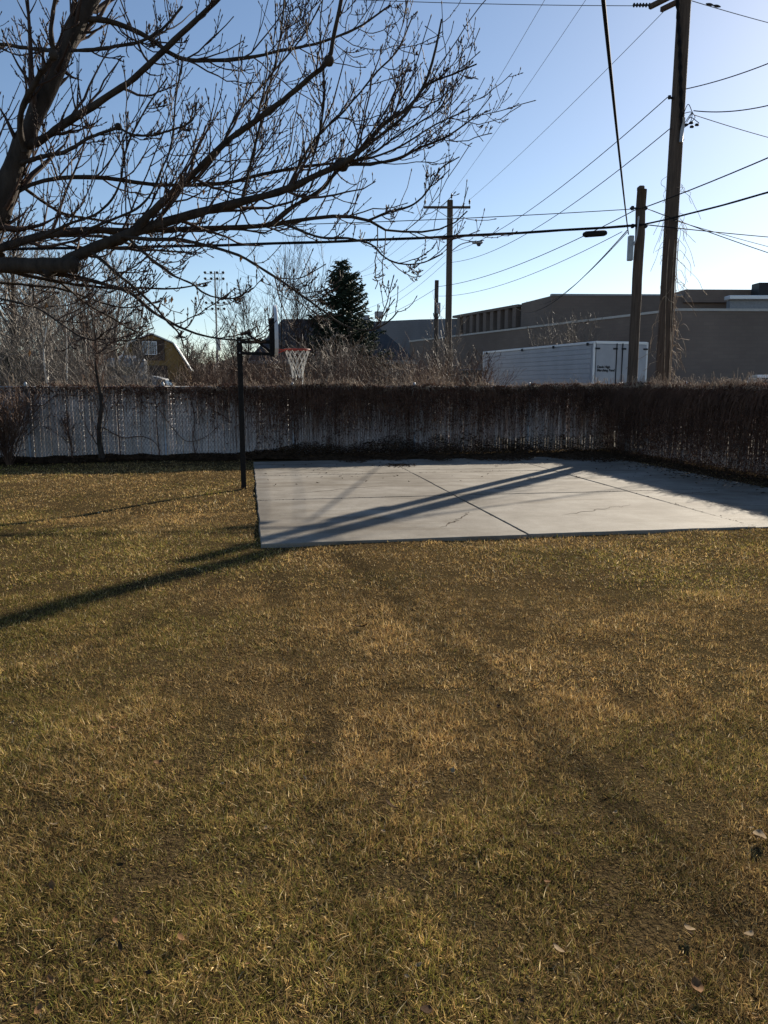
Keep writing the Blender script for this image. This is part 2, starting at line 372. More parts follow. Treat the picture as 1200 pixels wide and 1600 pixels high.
# ------------------------------------------------------------------ grass
def inside_slab(x, y, mrg=0.0):
    dx, dy = x-C0[0], y-C0[1]; a = dx*EX[0]+dy*EX[1]; b = dx*EY[0]+dy*EY[1]
    return (a > mrg) & (b > mrg) & (a < 8.6)
def behind_fence(x, y): return ((x-FBL[0])*FN[0]+(y-FBL[1])*FN[1]) < .05
def grass_zone(y0, y1, dens, wid, seg3, seed, margin=1.2):
    r = np.random.default_rng(seed)
    hw = lambda y: .5*y/.9*1.0+margin
    n = int((y1-y0)*2*hw(y1)*dens)
    y = r.uniform(y0, y1, n); x = r.uniform(-hw(y1), hw(y1), n)
    k = (np.abs(x) < .545*y+margin) & ~inside_slab(x, y, .015+.05*vnoise(x, y, .12, 15)**2) & ~behind_fence(x, y)
    k &= x < 7.9-.18*(y-10)
    big = vnoise(x, y, .9, 11); med = vnoise(x, y, .28, 12); sm = vnoise(x, y, .09, 13)
    gap = .5*sm+.35*med+.15*big
    k &= r.random(n) < np.clip((gap-.14)*3.6, .46, 1)
    # thin earth around the hoop post, bare strip along the slab and under the fence
    d = np.hypot(x+2.4, y-13.03); k &= r.random(n) < np.clip(d/.5-.1, .15, 1)
    fd = (x-FBL[0])*FN[0]+(y-FBL[1])*FN[1]; k &= r.random(n) < np.clip((fd-.4)/2.2, .08, 1)
    x, y, big, med, sm = x[k], y[k], big[k], med[k], sm[k]; n = len(x)
    az = r.uniform(0, 2*math.pi, n)+.9*(vnoise(x, y, .16, 14)-.5)*6
    lean = np.clip(r.normal(1.0, .36, n), .1, 1.52)
    L = (.015+.025*r.random(n)**1.8)*(.40+.75*med+.5*sm)*(1+.5*(r.random(n) < .06)); L *= .9+.5*big
    wv = wid*r.uniform(.6, 1.3, n)
    dx, dy = np.cos(az), np.sin(az); sx, sy = -dy, dx
    z = lawn_h(x, y)-.004
    base = np.stack([x, y, z], 1); D = np.stack([dx*np.sin(lean), dy*np.sin(lean), np.cos(lean)], 1)
    l2 = np.clip(lean+r.uniform(-.25, .45, n), 0, 1.75); D2 = np.stack([dx*np.sin(l2), dy*np.sin(l2), np.cos(l2)], 1)
    # twist the blade so that it is seen from all sides
    tw = r.uniform(-.9, .9, n); Sd = np.stack([sx*np.cos(tw), sy*np.cos(tw), np.sin(tw)], 1)*wv[:, None]
    mid = base+D*(L*.5)[:, None]; tip = mid+D2*(L*.5)[:, None]
    tip[:, 2] = np.maximum(tip[:, 2], z+.006)
    if seg3:                                 # near: two-piece bent blade
        V = np.stack([base-Sd*.5, base+Sd*.5, mid+Sd*.45, mid-Sd*.45, tip], 1).reshape(-1, 3); nv = 5
        b = np.arange(n)[:, None]*5; q = b+np.array([[0, 1, 2, 3]]); t = b+np.array([[3, 2, 4]])
    else:                                    # far: one sliver
        V = np.stack([base-Sd*.6, base+Sd*.6, tip], 1).reshape(-1, 3); nv = 3
        q = np.zeros((0, 4), int); t = np.arange(n)[:, None]*3+np.array([[0, 1, 2]])
    straw = np.array([.440, .300, .118]); pale = np.array([.70, .55, .31]); brown = np.array([.225, .134, .055]); green = np.array([.185, .172, .036]); olive = np.array([.275, .208, .062])
    lg = vnoise(x, y, 2.6, 21)*.6+vnoise(x, y, .7, 22)*.4
    lx = np.clip(.22-.10*x+.05*np.clip(5-y, -6, 3), .0, .40)           # greener towards the near left
    pg = np.clip((lg-.47)*2.0+lx, .05, .60); u = r.random(n)
    c = np.where((u < pg)[:, None], np.where((r.random(n) < .55)[:, None], green, olive), np.where((r.random(n) < .42)[:, None], brown, straw))
    c = np.where((r.random(n) < .05)[:, None], pale, c)
    c = c*r.uniform(.50, 1.35, n)[:, None]*((.74+.55*big+.34*vnoise(x, y, 3.1, 23))*(.62+.80*vnoise(x, y, .055, 24)))[:, None]
    c = np.repeat(c, nv, 0)
    return V, q, t, c
parts = [grass_zone(1.5, 2.9, 34000, .0023, 1, 31, .4), grass_zone(2.9, 4.2, 26000, .0030, 0, 35, .4), grass_zone(4.2, 6.4, 15000, .0042, 0, 32, .4), grass_zone(6.4, 10.5, 4600, .0078, 0, 33, .4), grass_zone(10.5, 19.6, 1400, .013, 0, 34, .4)]
off = 0; Vs, Qs, Ts, Cs = [], [], [], []
for V, q, t, c in parts:
    Vs.append(V); Qs.append(q+off); Ts.append(t+off); Cs.append(c); off += len(V)
print('grass blades', off//5)
g = obj('grass', mesh_np('grass', np.vstack(Vs), [np.vstack(Qs), np.vstack(Ts)], M['grass'], True, np.vstack(Cs)))
tag(g, 'dormant brown and green winter lawn grass', 'grass', kind='stuff')
del Vs, Qs, Ts, Cs, parts

# ------------------------------------------------------------------ fences
FENCE_L = 24.0                               # back fence runs left beyond the frame
S0, S1 = -8.5, 15.35                          # along FX, measured from FBL
CORNER = FBL+FX*S1
RD = np.array([EX[0]*0-EY[0], -EY[1], 0])     # towards the camera along the right side
AR = R(10.2); RD = np.array([math.sin(AR), -math.cos(AR), 0]); RN = np.array([-math.cos(AR), -math.sin(AR), 0])
def make_fence(label, o, d, nrm, s0, s1, missing=(), spacing=3.05):
    t = thing('chain_link_fence', label, 'fence', tuple(o+d*s0))
    T = np.array(t.location)
    def B(mb, name, mat, **k):
        ob = mb.build(name, mat, t, **k); ob.data.transform(Matrix.Translation(Vector(-T))); return ob
    post = []
    ps = list(np.arange(s0, s1-.8, spacing))+[s1]
    for s in ps:
        p = o+d*s; mb = MB(); mb.tube([p+[0, 0, -.3], p+[0, 0, FH+.03]], .03, 10); mb.lathe([(.036, FH+.0), (.036, FH+.05), (.018, FH+.085), (0, FH+.09)], (p[0], p[1], 0), 10)
        B(mb, 'post', M['galv'], smooth=True)
    for a, b in zip(ps[:-1], ps[1:]):
        mb = MB(); mb.tube([o+d*(a+.035)+[0, 0, FH-.03], o+d*(b-.035)+[0, 0, FH-.03]], .02, 8); B(mb, 'top_rail', M['galv'], smooth=True)
        # slats woven into the mesh: under 3 pixels wide at this distance, joined per bay
        mb = MB(); s = a+.07
        while s < b-.05:
            if not any(abs(s-q) < .045 for q in missing):
                c = o+d*(s+rng.normal()*.003)+nrm*rng.uniform(-.004, .004); z1 = FH-.05+rng.normal()*.006; z0 = .05+abs(rng.normal())*.012; tw_ = rng.normal()*.10
                mb.box(c+np.array([0, 0, (z0+z1)/2]), (.067, .006, z1-z0), np.array([d*math.cos(tw_)+nrm*math.sin(tw_), nrm*math.cos(tw_)-d*math.sin(tw_), [0, 0, 1.]]))
            s += .0745
        ob = B(mb, 'slat_bay', M['slat']); ob['kind'] = 'stuff'
        # wire diamonds, straight runs in both diagonals
        mb = MB(); h = FH-.06; pt = []
        for s in np.arange(a-h*.62, b, .074):
            for sg in (0, 1):
                sa, sb = (s, s+h*.62)
                za, zb = (.03, .03+h) if sg == 0 else (.03+h, .03)
                ta, tb = max(0, (a-sa)/(sb-sa)), min(1, (b-sa)/(sb-sa))
                if tb <= ta: continue
                f = lambda u: o+d*(sa+(sb-sa)*u)+nrm*(.014 if sg else .018)+np.array([0, 0, za+(zb-za)*u])
                pt.append([f(ta), f(tb)])
        pt = np.array(pt); strands(mb, pt, np.full(pt.shape[:2], .0042), 3)
        ob = B(mb, 'wire_mesh', M['galv']); ob['kind'] = 'stuff'
    return t
make_fence('white slatted chain link fence along the back of the yard', FBL, FX, FN, S0, S1)
make_fence('vine covered chain link fence down the right side of the slab', CORNER+RD*.12, RD, RN, 0, 13.2)

# ------------------------------------------------------------------ dead vines on the fences
def vine_mat(name, label, o, d, nrm, s0, s1, cover, thick, seed, tops=1.0, bulge=0.0, fall=.62, dens=2600):
    """cover(s) 0..1: how much of the fence the curtain hides; thick: how far it stands off"""
    global rng
    rng = np.random.default_rng(seed)
    t = thing(name, label, 'vine', tuple(o+d*s0)); T = Vector(-np.array(t.location))
    def B(mb, nm, mat):
        ob = mb.build(nm, mat, t, True); ob.data.transform(Matrix.Translation(T)); ob['kind'] = 'stuff'; return ob
    L = s1-s0
    # hanging stems
    n = int(L*430); s = rng.uniform(s0, s1, n); cv = cover(s); k = rng.random(n) < cv*.9+.03; s, cv = s[k], cv[k]; n = len(s)
    N = 7; u = np.linspace(0, 1, N)
    ln = np.clip(rng.gamma(2.0, .30, n)*(.35+1.0*cv), .12, 1.70); longk = rng.random(n) < .22*cv+.04; ln[longk] = rng.uniform(.9, 1.68, longk.sum())
    z0 = FH+rng.uniform(-.14, .02, n); off = rng.uniform(.025, 1, n)*thick*(.4+.6*cv)
    w = np.cumsum(rng.normal(size=(n, N))*.022, 1); w2 = np.cumsum(rng.normal(size=(n, N))*.014, 1)
    z = z0[:, None]-ln[:, None]*u[None]
    z = np.maximum(z, .02)
    bl = 1+bulge*np.sin(np.clip(u, 0, 1)*math.pi*.6)[None]
    pt = o+d*(s[:, None]+w)[..., None]+nrm*np.maximum(off[:, None]*bl*np.clip(u*5+.35, 0, 1)+w2, .022)[..., None]; pt[..., 2] = z
    mb = MB(); strands(mb, pt, rng.uniform(.0025, .006, n)[:, None]*np.linspace(1, .5, N)[None], 3); B(mb, 'stems', M['vine'])
    # dry leaves and short spurs: dense along the top, thinning downwards
    n = int(L*dens); s = rng.uniform(s0, s1, n); cv = cover(s)
    patch = vnoise(s, s*0, .55, seed+5)*.6+vnoise(s, s*0, .17, seed+6)*.4
    zz = FH-.07+.09*vnoise(s, s*0, .3, seed+7)+.10*vnoise(s, s*0, 1.3, seed+9)-rng.exponential(1, n)*(.10+fall*cv**1.5*(.05+1.9*patch**1.6)); k = (zz > .03) & (rng.random(n) < np.clip(cv*1.15-.02, .0, 1)); s, cv, zz = s[k], cv[k], zz[k]; n = len(s)
    off = rng.uniform(.03, 1, n)*thick*(.5+.6*np.clip((FH-zz)*2, 0, 1))*(1+bulge*.6*np.clip((FH-zz), 0, 1))
    C = o+d*s[:, None]+nrm*np.maximum(off, .03)[:, None]; C[:, 2] = zz
    a1 = rndunit(n); a1[:, 2] -= .5; a2 = rndunit(n); sz = rng.uniform(.010, .030, (n, 1))
    mb = MB(); cards(mb, C, a2*sz*.7, a1*sz*1.3); B(mb, 'dry_leaves', M['vineleaf'])
    # loops and shoots standing over the top rail, their sunlight put into the paler colour
    n = int(L*230*tops); s = rng.uniform(s0, s1, n); cv = cover(s); k = rng.random(n) < cv+.06; s = s[k]; n = len(s); N = 5; u = np.linspace(0, 1, N)
    az = rng.uniform(0, 2*math.pi, n); ln = rng.uniform(.06, .30, n); hh = rng.uniform(.01, .13, n)*(.4+1.2*vnoise(s, s*0, .35, seed+8))+.14*(rng.random(n) < .07); sgn = rng.uniform(-.25, .35, n)
    px = s[:, None]+np.cos(az)[:, None]*ln[:, None]*u[None]; po = rng.uniform(-thick*.9, thick*.7, n)[:, None]+np.sin(az)[:, None]*ln[:, None]*u[None]*.6
    pz = FH-.11+.10*vnoise(s, s*0, 1.3, seed+9)[:, None]+rng.uniform(-.05, .03, n)[:, None]+hh[:, None]*np.sin(u*math.pi*.85)[None]*1.3-np.maximum(0, sgn)[:, None]*ln[:, None]*u[None]**2*1.6
    pt = o+d*px[..., None]+nrm*po[..., None]; pt[..., 2] = pz
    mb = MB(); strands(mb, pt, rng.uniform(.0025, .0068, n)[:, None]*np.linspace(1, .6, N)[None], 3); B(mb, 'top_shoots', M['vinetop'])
    # some of the growth lies over the far side of the fence too
    n = int(L*420); s = rng.uniform(s0, s1, n); cv = cover(s); k = rng.random(n) < cv; s = s[k]; n = len(s)
    C = o+d*s[:, None]-nrm*rng.uniform(.03, .22, n)[:, None]; C[:, 2] = FH+.01-rng.exponential(.22, n); C = C[C[:, 2] > .1]; n = len(C)
    sz = rng.uniform(.014, .034, (n, 1)); mb = MB(); cards(mb, C, rndunit(n)*sz*.7, rndunit(n)*sz*1.3); B(mb, 'far_side_leaves', M['redtwig'])
    return t
sS = lambda px, Y: 0
def s_at(px):                                # distance along the back fence seen at this column of the photograph
    d = ray(px, 640); # solve o + s*FX on the vertical plane of sight
    k = d[0]/d[1]; return (k*FBL[1]-FBL[0])/(FX[0]-k*FX[1])
sa, sb = s_at(320), s_at(460)
def cov_back(s):
    c = np.interp(s, [S0, 0, s_at(140), s_at(200), s_at(290), s_at(345), s_at(390), s_at(560), s_at(640), s_at(760), s_at(800), s_at(900), S1], [.05, .10, .14, .20, .24, .52, .62, .72, .86, .86, .74, .82, 1.0])
    return c*(.75+.5*vnoise(np.asarray(s), np.asarray(s)*0, .8, 77))
vine_mat('vine_curtain', 'brown dead vine curtain hanging over the white back fence', FBL, FX, FN, S0, S1, cov_back, .17, 51, fall=.72, dens=3000)
vine_mat('vine_curtain', 'thick dark dead vine mass burying the right side fence', CORNER+RD*.12, RD, RN, 0, 13.0, lambda s: np.full(np.shape(s), 1.0), .42, 52, 1.3, .45, 1.7, 4600)
# a few thick bare stems woven through the left half of the fence
rng = np.random.default_rng(61)
t = thing('climbing_stems', 'bare looping vine stems climbing the left half of the white fence', 'vine', tuple(FBL)); T = Vector(-FBL)
for pts, r in (([(30, 628), (66, 634), (90, 618), (130, 618), (160, 603)], .011), ([(160, 668), (190, 684), (222, 682), (238, 690), (246, 700), (246, 722)], .012), ([(250, 640), (268, 668), (292, 690), (320, 682), (345, 662)], .010), ([(246, 722), (244, 660), (243, 606)], .014), ([(304, 722), (300, 690), (304, 650), (296, 612)], .012), ([(292, 718), (306, 700), (300, 672), (318, 640), (330, 606)], .008), ([(185, 722), (184, 668), (186, 606)], .012), ([(110, 722), (106, 670), (104, 612)], .010), ([(210, 640), (225, 628), (246, 632), (280, 612), (320, 604)], .009), ([(330, 640), (352, 652), (362, 660)], .012)):
    Q = []
    for x, y in pts:
        s = s_at(x); p = FBL+FX*s+FN*.045; Q.append([p[0], p[1], max(.0, P(x, y, p[1])[2])])
    mb = MB(); mb.tube(smooth_path(Q, 26)+rng.normal(size=(26, 3))*.004, np.linspace(r, r*.6, 26), 6)
    ob = mb.build('stem', M['vine'], t, True); ob.data.transform(Matrix.Translation(T))
mb = MB(); n = 900; s = np.concatenate([rng.normal(s_at(c), w_, n//6) for c, w_ in ((60, .5), (150, .5), (215, .5), (300, .55), (245, .4), (325, .4))]); n = len(s)
C = FBL+FX*s[:, None]+FN*rng.uniform(.03, .1, n)[:, None]; C[:, 2] = np.clip(1.62-np.abs(rng.normal(size=n))*.55, .1, 1.7)
sz = rng.uniform(.010, .026, (n, 1)); cards(mb, C, rndunit(n)*sz*.6, rndunit(n)*sz); ob = mb.build('dry_leaves', M['vineleaf'], t); ob.data.transform(Matrix.Translation(T)); ob['kind'] = 'stuff'

# leaf litter swept against the fences
rng = np.random.default_rng(62)
mb = MB(); n = 72000; s = rng.uniform(S0+5, S1, n)
wd = np.interp(s, [S0, s_at(380), s_at(430), s_at(560), s_at(640), s_at(800), s_at(900), S1], [.5, .5, .9, 1.45, 1.6, 1.7, 2.2, 2.8])*(.55+.8*vnoise(s, s*0, .5, 9))
off = np.clip(rng.beta(1.0, 1.9, n)*wd*1.35, 0, 3); C = FBL+FX*s[:, None]+FN*(off+.02)[:, None]
hgt = np.interp(s, [s_at(380), s_at(480), s_at(640), S1], [.10, .26, .40, .55])*np.exp(-(off/.50)**2)*(.6+.8*vnoise(s, s*0, .4, 29)); C[:, 2] = np.where(inside_slab(C[:, 0], C[:, 1]), .042, .012)+rng.random(n)*(hgt+.02)
n2 = 15000; s = rng.uniform(0, 13, n2); off = np.abs(rng.normal(size=n2))*(.30+.5*vnoise(s, s*0, .6, 19))*np.interp(s, [0, 3, 8], [1.6, 1.0, .8])
D = CORNER+RD*s[:, None]+RN*(off+.15)[:, None]; D[:, 2] = np.where(inside_slab(D[:, 0], D[:, 1]), .042, .012)+rng.random(n2)*(.12*np.exp(-off/.4)+.02)
E_ = np.array([slab_pt(a, b, .044) for a, b in zip(rng.normal(3.1, .16, 220), rng.normal(7.9, .14, 220))]); E_[:, 2] += rng.random(220)*.02
E2 = np.array([slab_pt(a, b, .044) for a, b in zip(rng.uniform(0, 8, 90), rng.uniform(5, 9, 90))])
C = np.vstack([C, D, E_, E2]); n = len(C); a1 = rndunit(n); a2 = rndunit(n); a1[:, 2] *= .35; a2[:, 2] *= .35
sz = rng.uniform(.014, .042, (n, 1)); cards(mb, C, a1*sz*.7, a2*sz*1.2)
tag(mb.build('leaf_litter', M['litter']), 'dark leaf litter banked along the foot of the fences', 'leaf litter', kind='stuff')

# ------------------------------------------------------------------ basketball hoop
HB = np.append(G(381, 764)[:2], 0)
hoop = thing('basketball_hoop', 'old basketball hoop on a black post at the left edge of the slab', 'basketball hoop', tuple(HB), AX)
HT = P(374, 529, HB[1])[2]
mb = MB(); mb.box((0, 0, HT/2-.15), (.088, .088, HT+.3), bev=.012); mb.build('post', M['black'], hoop)
mb = MB(); mb.box((0, 0, HT+.012), (.10, .10, .02), bev=.006); mb.build('post_cap', M['black'], hoop)
zt, zl = HT-.055, HT-.235; bx = .585
for sy in (-1, 1):
    mb = MB(); mb.bar((-.05, sy*.062, zt), (bx-.03, sy*.062, zt+.005), .018, .05); mb.build('upper_arm', M['black'], hoop)
    mb = MB(); mb.bar((-.05, sy*.062, zl), (bx-.03, sy*.062, zl-.015), .018, .045); mb.build('lower_arm', M['black'], hoop)
    mb = MB(); mb.bar((.10, sy*.038, HT+.11), (bx-.05, sy*.038, zl+.0), .016, .035); mb.build('diagonal_brace', M['black'], hoop)
for xx, zz in ((0, zt), (0, zl), (bx-.06, zt), (bx-.06, zl)):
    mb = MB(); mb.tube([(xx, -.08, zz), (xx, .08, zz)], .012, 10); mb.build('bolt', M['galv'], hoop)
mb = MB(); mb.bar((.02, 0, HT+.075), (.20, 0, HT+.10), .05, .05); mb.tube([(.10, -.06, HT+.11), (.10, .06, HT+.11)], .014, 8); mb.build('adjuster', M['black'], hoop)
mb = MB(); mb.box((bx-.05, 0, HT+.02), (.085, .22, .62), bev=.008); mb.build('board_bracket', M['black'], hoop)
# fan shaped board, standing in the local Y-Z plane, dished towards its rim
bz0, bz1 = P(430, 556, HB[1])[2], P(427, 476, HB[1])[2]; bh = bz1-bz0
outl = []
for k in range(49):
    a = math.pi*k/48; outl.append((math.cos(a)*.56, bz0+bh*.42+math.sin(a)*bh*.58))
outl += [(-.555, bz0+bh*.30), (-.50, bz0+bh*.12), (-.36, bz0+.01), (-.2, bz0), (.2, bz0), (.36, bz0+.01), (.50, bz0+bh*.12), (.555, bz0+bh*.30)]
outl = np.array(outl); N = len(outl); cz = np.array([0, bz0+bh*.5])
def ring(sc, x): p = cz+(outl-cz)*sc; return np.c_[np.full(N, x), p]
lay = [ring(.0, bx+.012), ring(.90, bx+.012), ring(.955, bx-.018), ring(.985, bx-.022), ring(1, bx-.008), ring(1, bx+.026), ring(.985, bx+.036), ring(.5, bx+.036), ring(0, bx+.036)]
V = np.vstack(lay); i = np.arange(N); j = (i+1) % N
mb = MB(); mb.raw(V, np.vstack([np.stack([k*N+i, k*N+j, (k+1)*N+j, (k+1)*N+i], 1) for k in range(len(lay)-1)])); mb.build('backboard', M['board'], hoop)
rz = P(460, 546, HB[1]+.1)[2]; rc = np.array([bx+.036+.115+.215, 0, rz]); RR = .215
an = np.linspace(0, 2*math.pi, 37); mb = MB(); mb.tube(np.c_[rc[0]+RR*np.cos(an), RR*np.sin(an), np.full(37, rz)], .0095, 8, False)
rimo = mb.build('rim', M['rim'], hoop, True)
mb = MB()
for sy in (-1, 1): mb.tube([(bx+.03, sy*.07, rz-.06), (bx+.10, sy*.09, rz-.035), (rc[0]-RR*.80, sy*RR*.55, rz-.006)], .008, 6)
mb.box((bx+.045, 0, rz-.03), (.02, .22, .11), bev=.005); mb.box((bx+.09, 0, rz-.005), (.11, .16, .012)); mb.build('rim_bracket', M['rim'], rimo)
mb = MB(); lv = np.linspace(0, 1, 6); rad = np.array([.21, .178, .145, .115, .098, .092]); nz = rz-.015-.44*lv
for k in range(12):
    for sg in (-1, 1):
        a = 2*math.pi*k/12+sg*np.arange(6)*math.pi/12+.05*np.sin(np.arange(6)+k)
        sag = .02*np.sin(k*2.1)*lv
        mb.tube(smooth_path(np.c_[rc[0]+rad*np.cos(a), rad*np.sin(a), nz-sag], 16), .0042, 4)
for a, ln in ((-.4, .12), (.2, .07), (1.9, .05)):
    mb.tube([(rc[0]+.09*math.cos(a), .09*math.sin(a), nz[-1]), (rc[0]+.085*math.cos(a)+.01, .085*math.sin(a), nz[-1]-ln*.5), (rc[0]+.08*math.cos(a), .085*math.sin(a), nz[-1]-ln)], .0045, 4)
tag(mb.build('net', M['net'], rimo, True), 'worn white rope net')

# ------------------------------------------------------------------ trees: generic growth
def spawn(Pp, Rp, k, t0, t1, ang, angsd, lenf, trop, wob, rf, rtip, n=6, even=False, cap=9, lenpow=.5):
    Mn, N, _ = Pp.shape; kk = np.broadcast_to(np.asarray(k), (Mn,)).astype(int); idx = np.repeat(np.arange(Mn), kk); Q = len(idx)
    t = rng.uniform(t0, t1, Q)
    f = np.clip(t*(N-1), 0, N-1.001); i = f.astype(int); u = (f-i)[:, None]
    a, b = Pp[idx, i], Pp[idx, i+1]; base = a*(1-u)+b*u; tan = b-a; tan /= np.linalg.norm(tan, axis=1, keepdims=True)+1e-9
    rb = Rp[idx, i]*(1-u[:, 0])+Rp[idx, i+1]*u[:, 0]
    L = np.linalg.norm(np.diff(Pp, axis=1), axis=2).sum(1)[idx]
    v = rndunit(Q); v -= tan*(v*tan).sum(1, keepdims=True); v /= np.linalg.norm(v, axis=1, keepdims=True)+1e-9
    an = rng.normal(ang, angsd, Q)[:, None]; d = tan*np.cos(an)+v*np.sin(an)
    ln = np.minimum(L*lenf*(1-lenpow*t)*rng.uniform(.45, 1.25, Q), cap)
    s = np.linspace(0, 1, n)
    pt = base[:, None]+d[:, None]*(ln[:, None]*s)[..., None]
    pt[..., 2] += trop*ln[:, None]*s[None]**2*rng.uniform(.4, 1.3, Q)[:, None]
    wv = np.cumsum(rng.normal(size=(Q, n, 3)), 1)*wob*ln[:, None, None]*.5; wv -= wv[:, :1]; pt += wv
    r0 = np.maximum(np.minimum(rb*.9, rb*rf), rtip); rad = r0[:, None]*(1-s)+rtip*s
    return pt, rad
def bare_tree(name, label, base, H, r0, seed, bark, twig, lean=(0, 0), fork=.25, spread=.75, k1=14, k2=9, k3=8, rt=.006, trop=.25, group=None, cat='tree', stems=1, fan=.12, lenf=.55, rf1=.55):
    global rng; rng = np.random.default_rng(seed)
    t = thing(name, label, cat, tuple(base), 0, group)
    tr = []
    for q in range(stems):
        sp = .0 if stems == 1 else fan*rng.uniform(.4, 1.3)
        a = rng.uniform(0, 2*math.pi); hh = H*rng.uniform(.8, 1) if q else H
        e = np.array([lean[0]*hh+sp*hh*math.cos(a), lean[1]*hh+sp*hh*math.sin(a), hh])
        pts = [np.array([0, 0, -.1])]+[e*u+np.append(rng.normal(size=2)*.02*hh, 0) for u in (.2, .4, .6, .8, 1)]
        tr.append(smooth_path(pts, 14))
    Pp = np.array(tr); Rp = np.repeat((r0*(1-.9*np.linspace(0, 1, 14)))[None], stems, 0); Rp[:, 0] *= 1.35
    m1 = MB()
    for p_, r_ in zip(Pp, Rp): m1.tube(p_, r_, 8)
    m1.build('trunk', bark, t, True)
    P1, R1 = spawn(Pp, Rp, k1 if stems < 3 or k3 < 6 else int(k1*.7), fork, .97, spread, .2, lenf, trop, .05, rf1, rt*1.4, 7, lenpow=.75)
    mc = MB(); strands(mc, P1, R1, 4)
    P2, R2 = spawn(P1, R1, k2, .15, 1, .7, .25, .55, trop*.8, .06, .55, rt, 5); strands(mc, P2, R2, 3)
    if k3:
        P3, R3 = spawn(P2, R2, k3 if k3 < 6 else 3, .1, 1, .7, .3, .65, trop*.6, .08, .7, rt*.85, 4); strands(mc, P3, R3, 3)
    ob = mc.build('crown', twig, t, True); ob['kind'] = 'stuff'
    return t

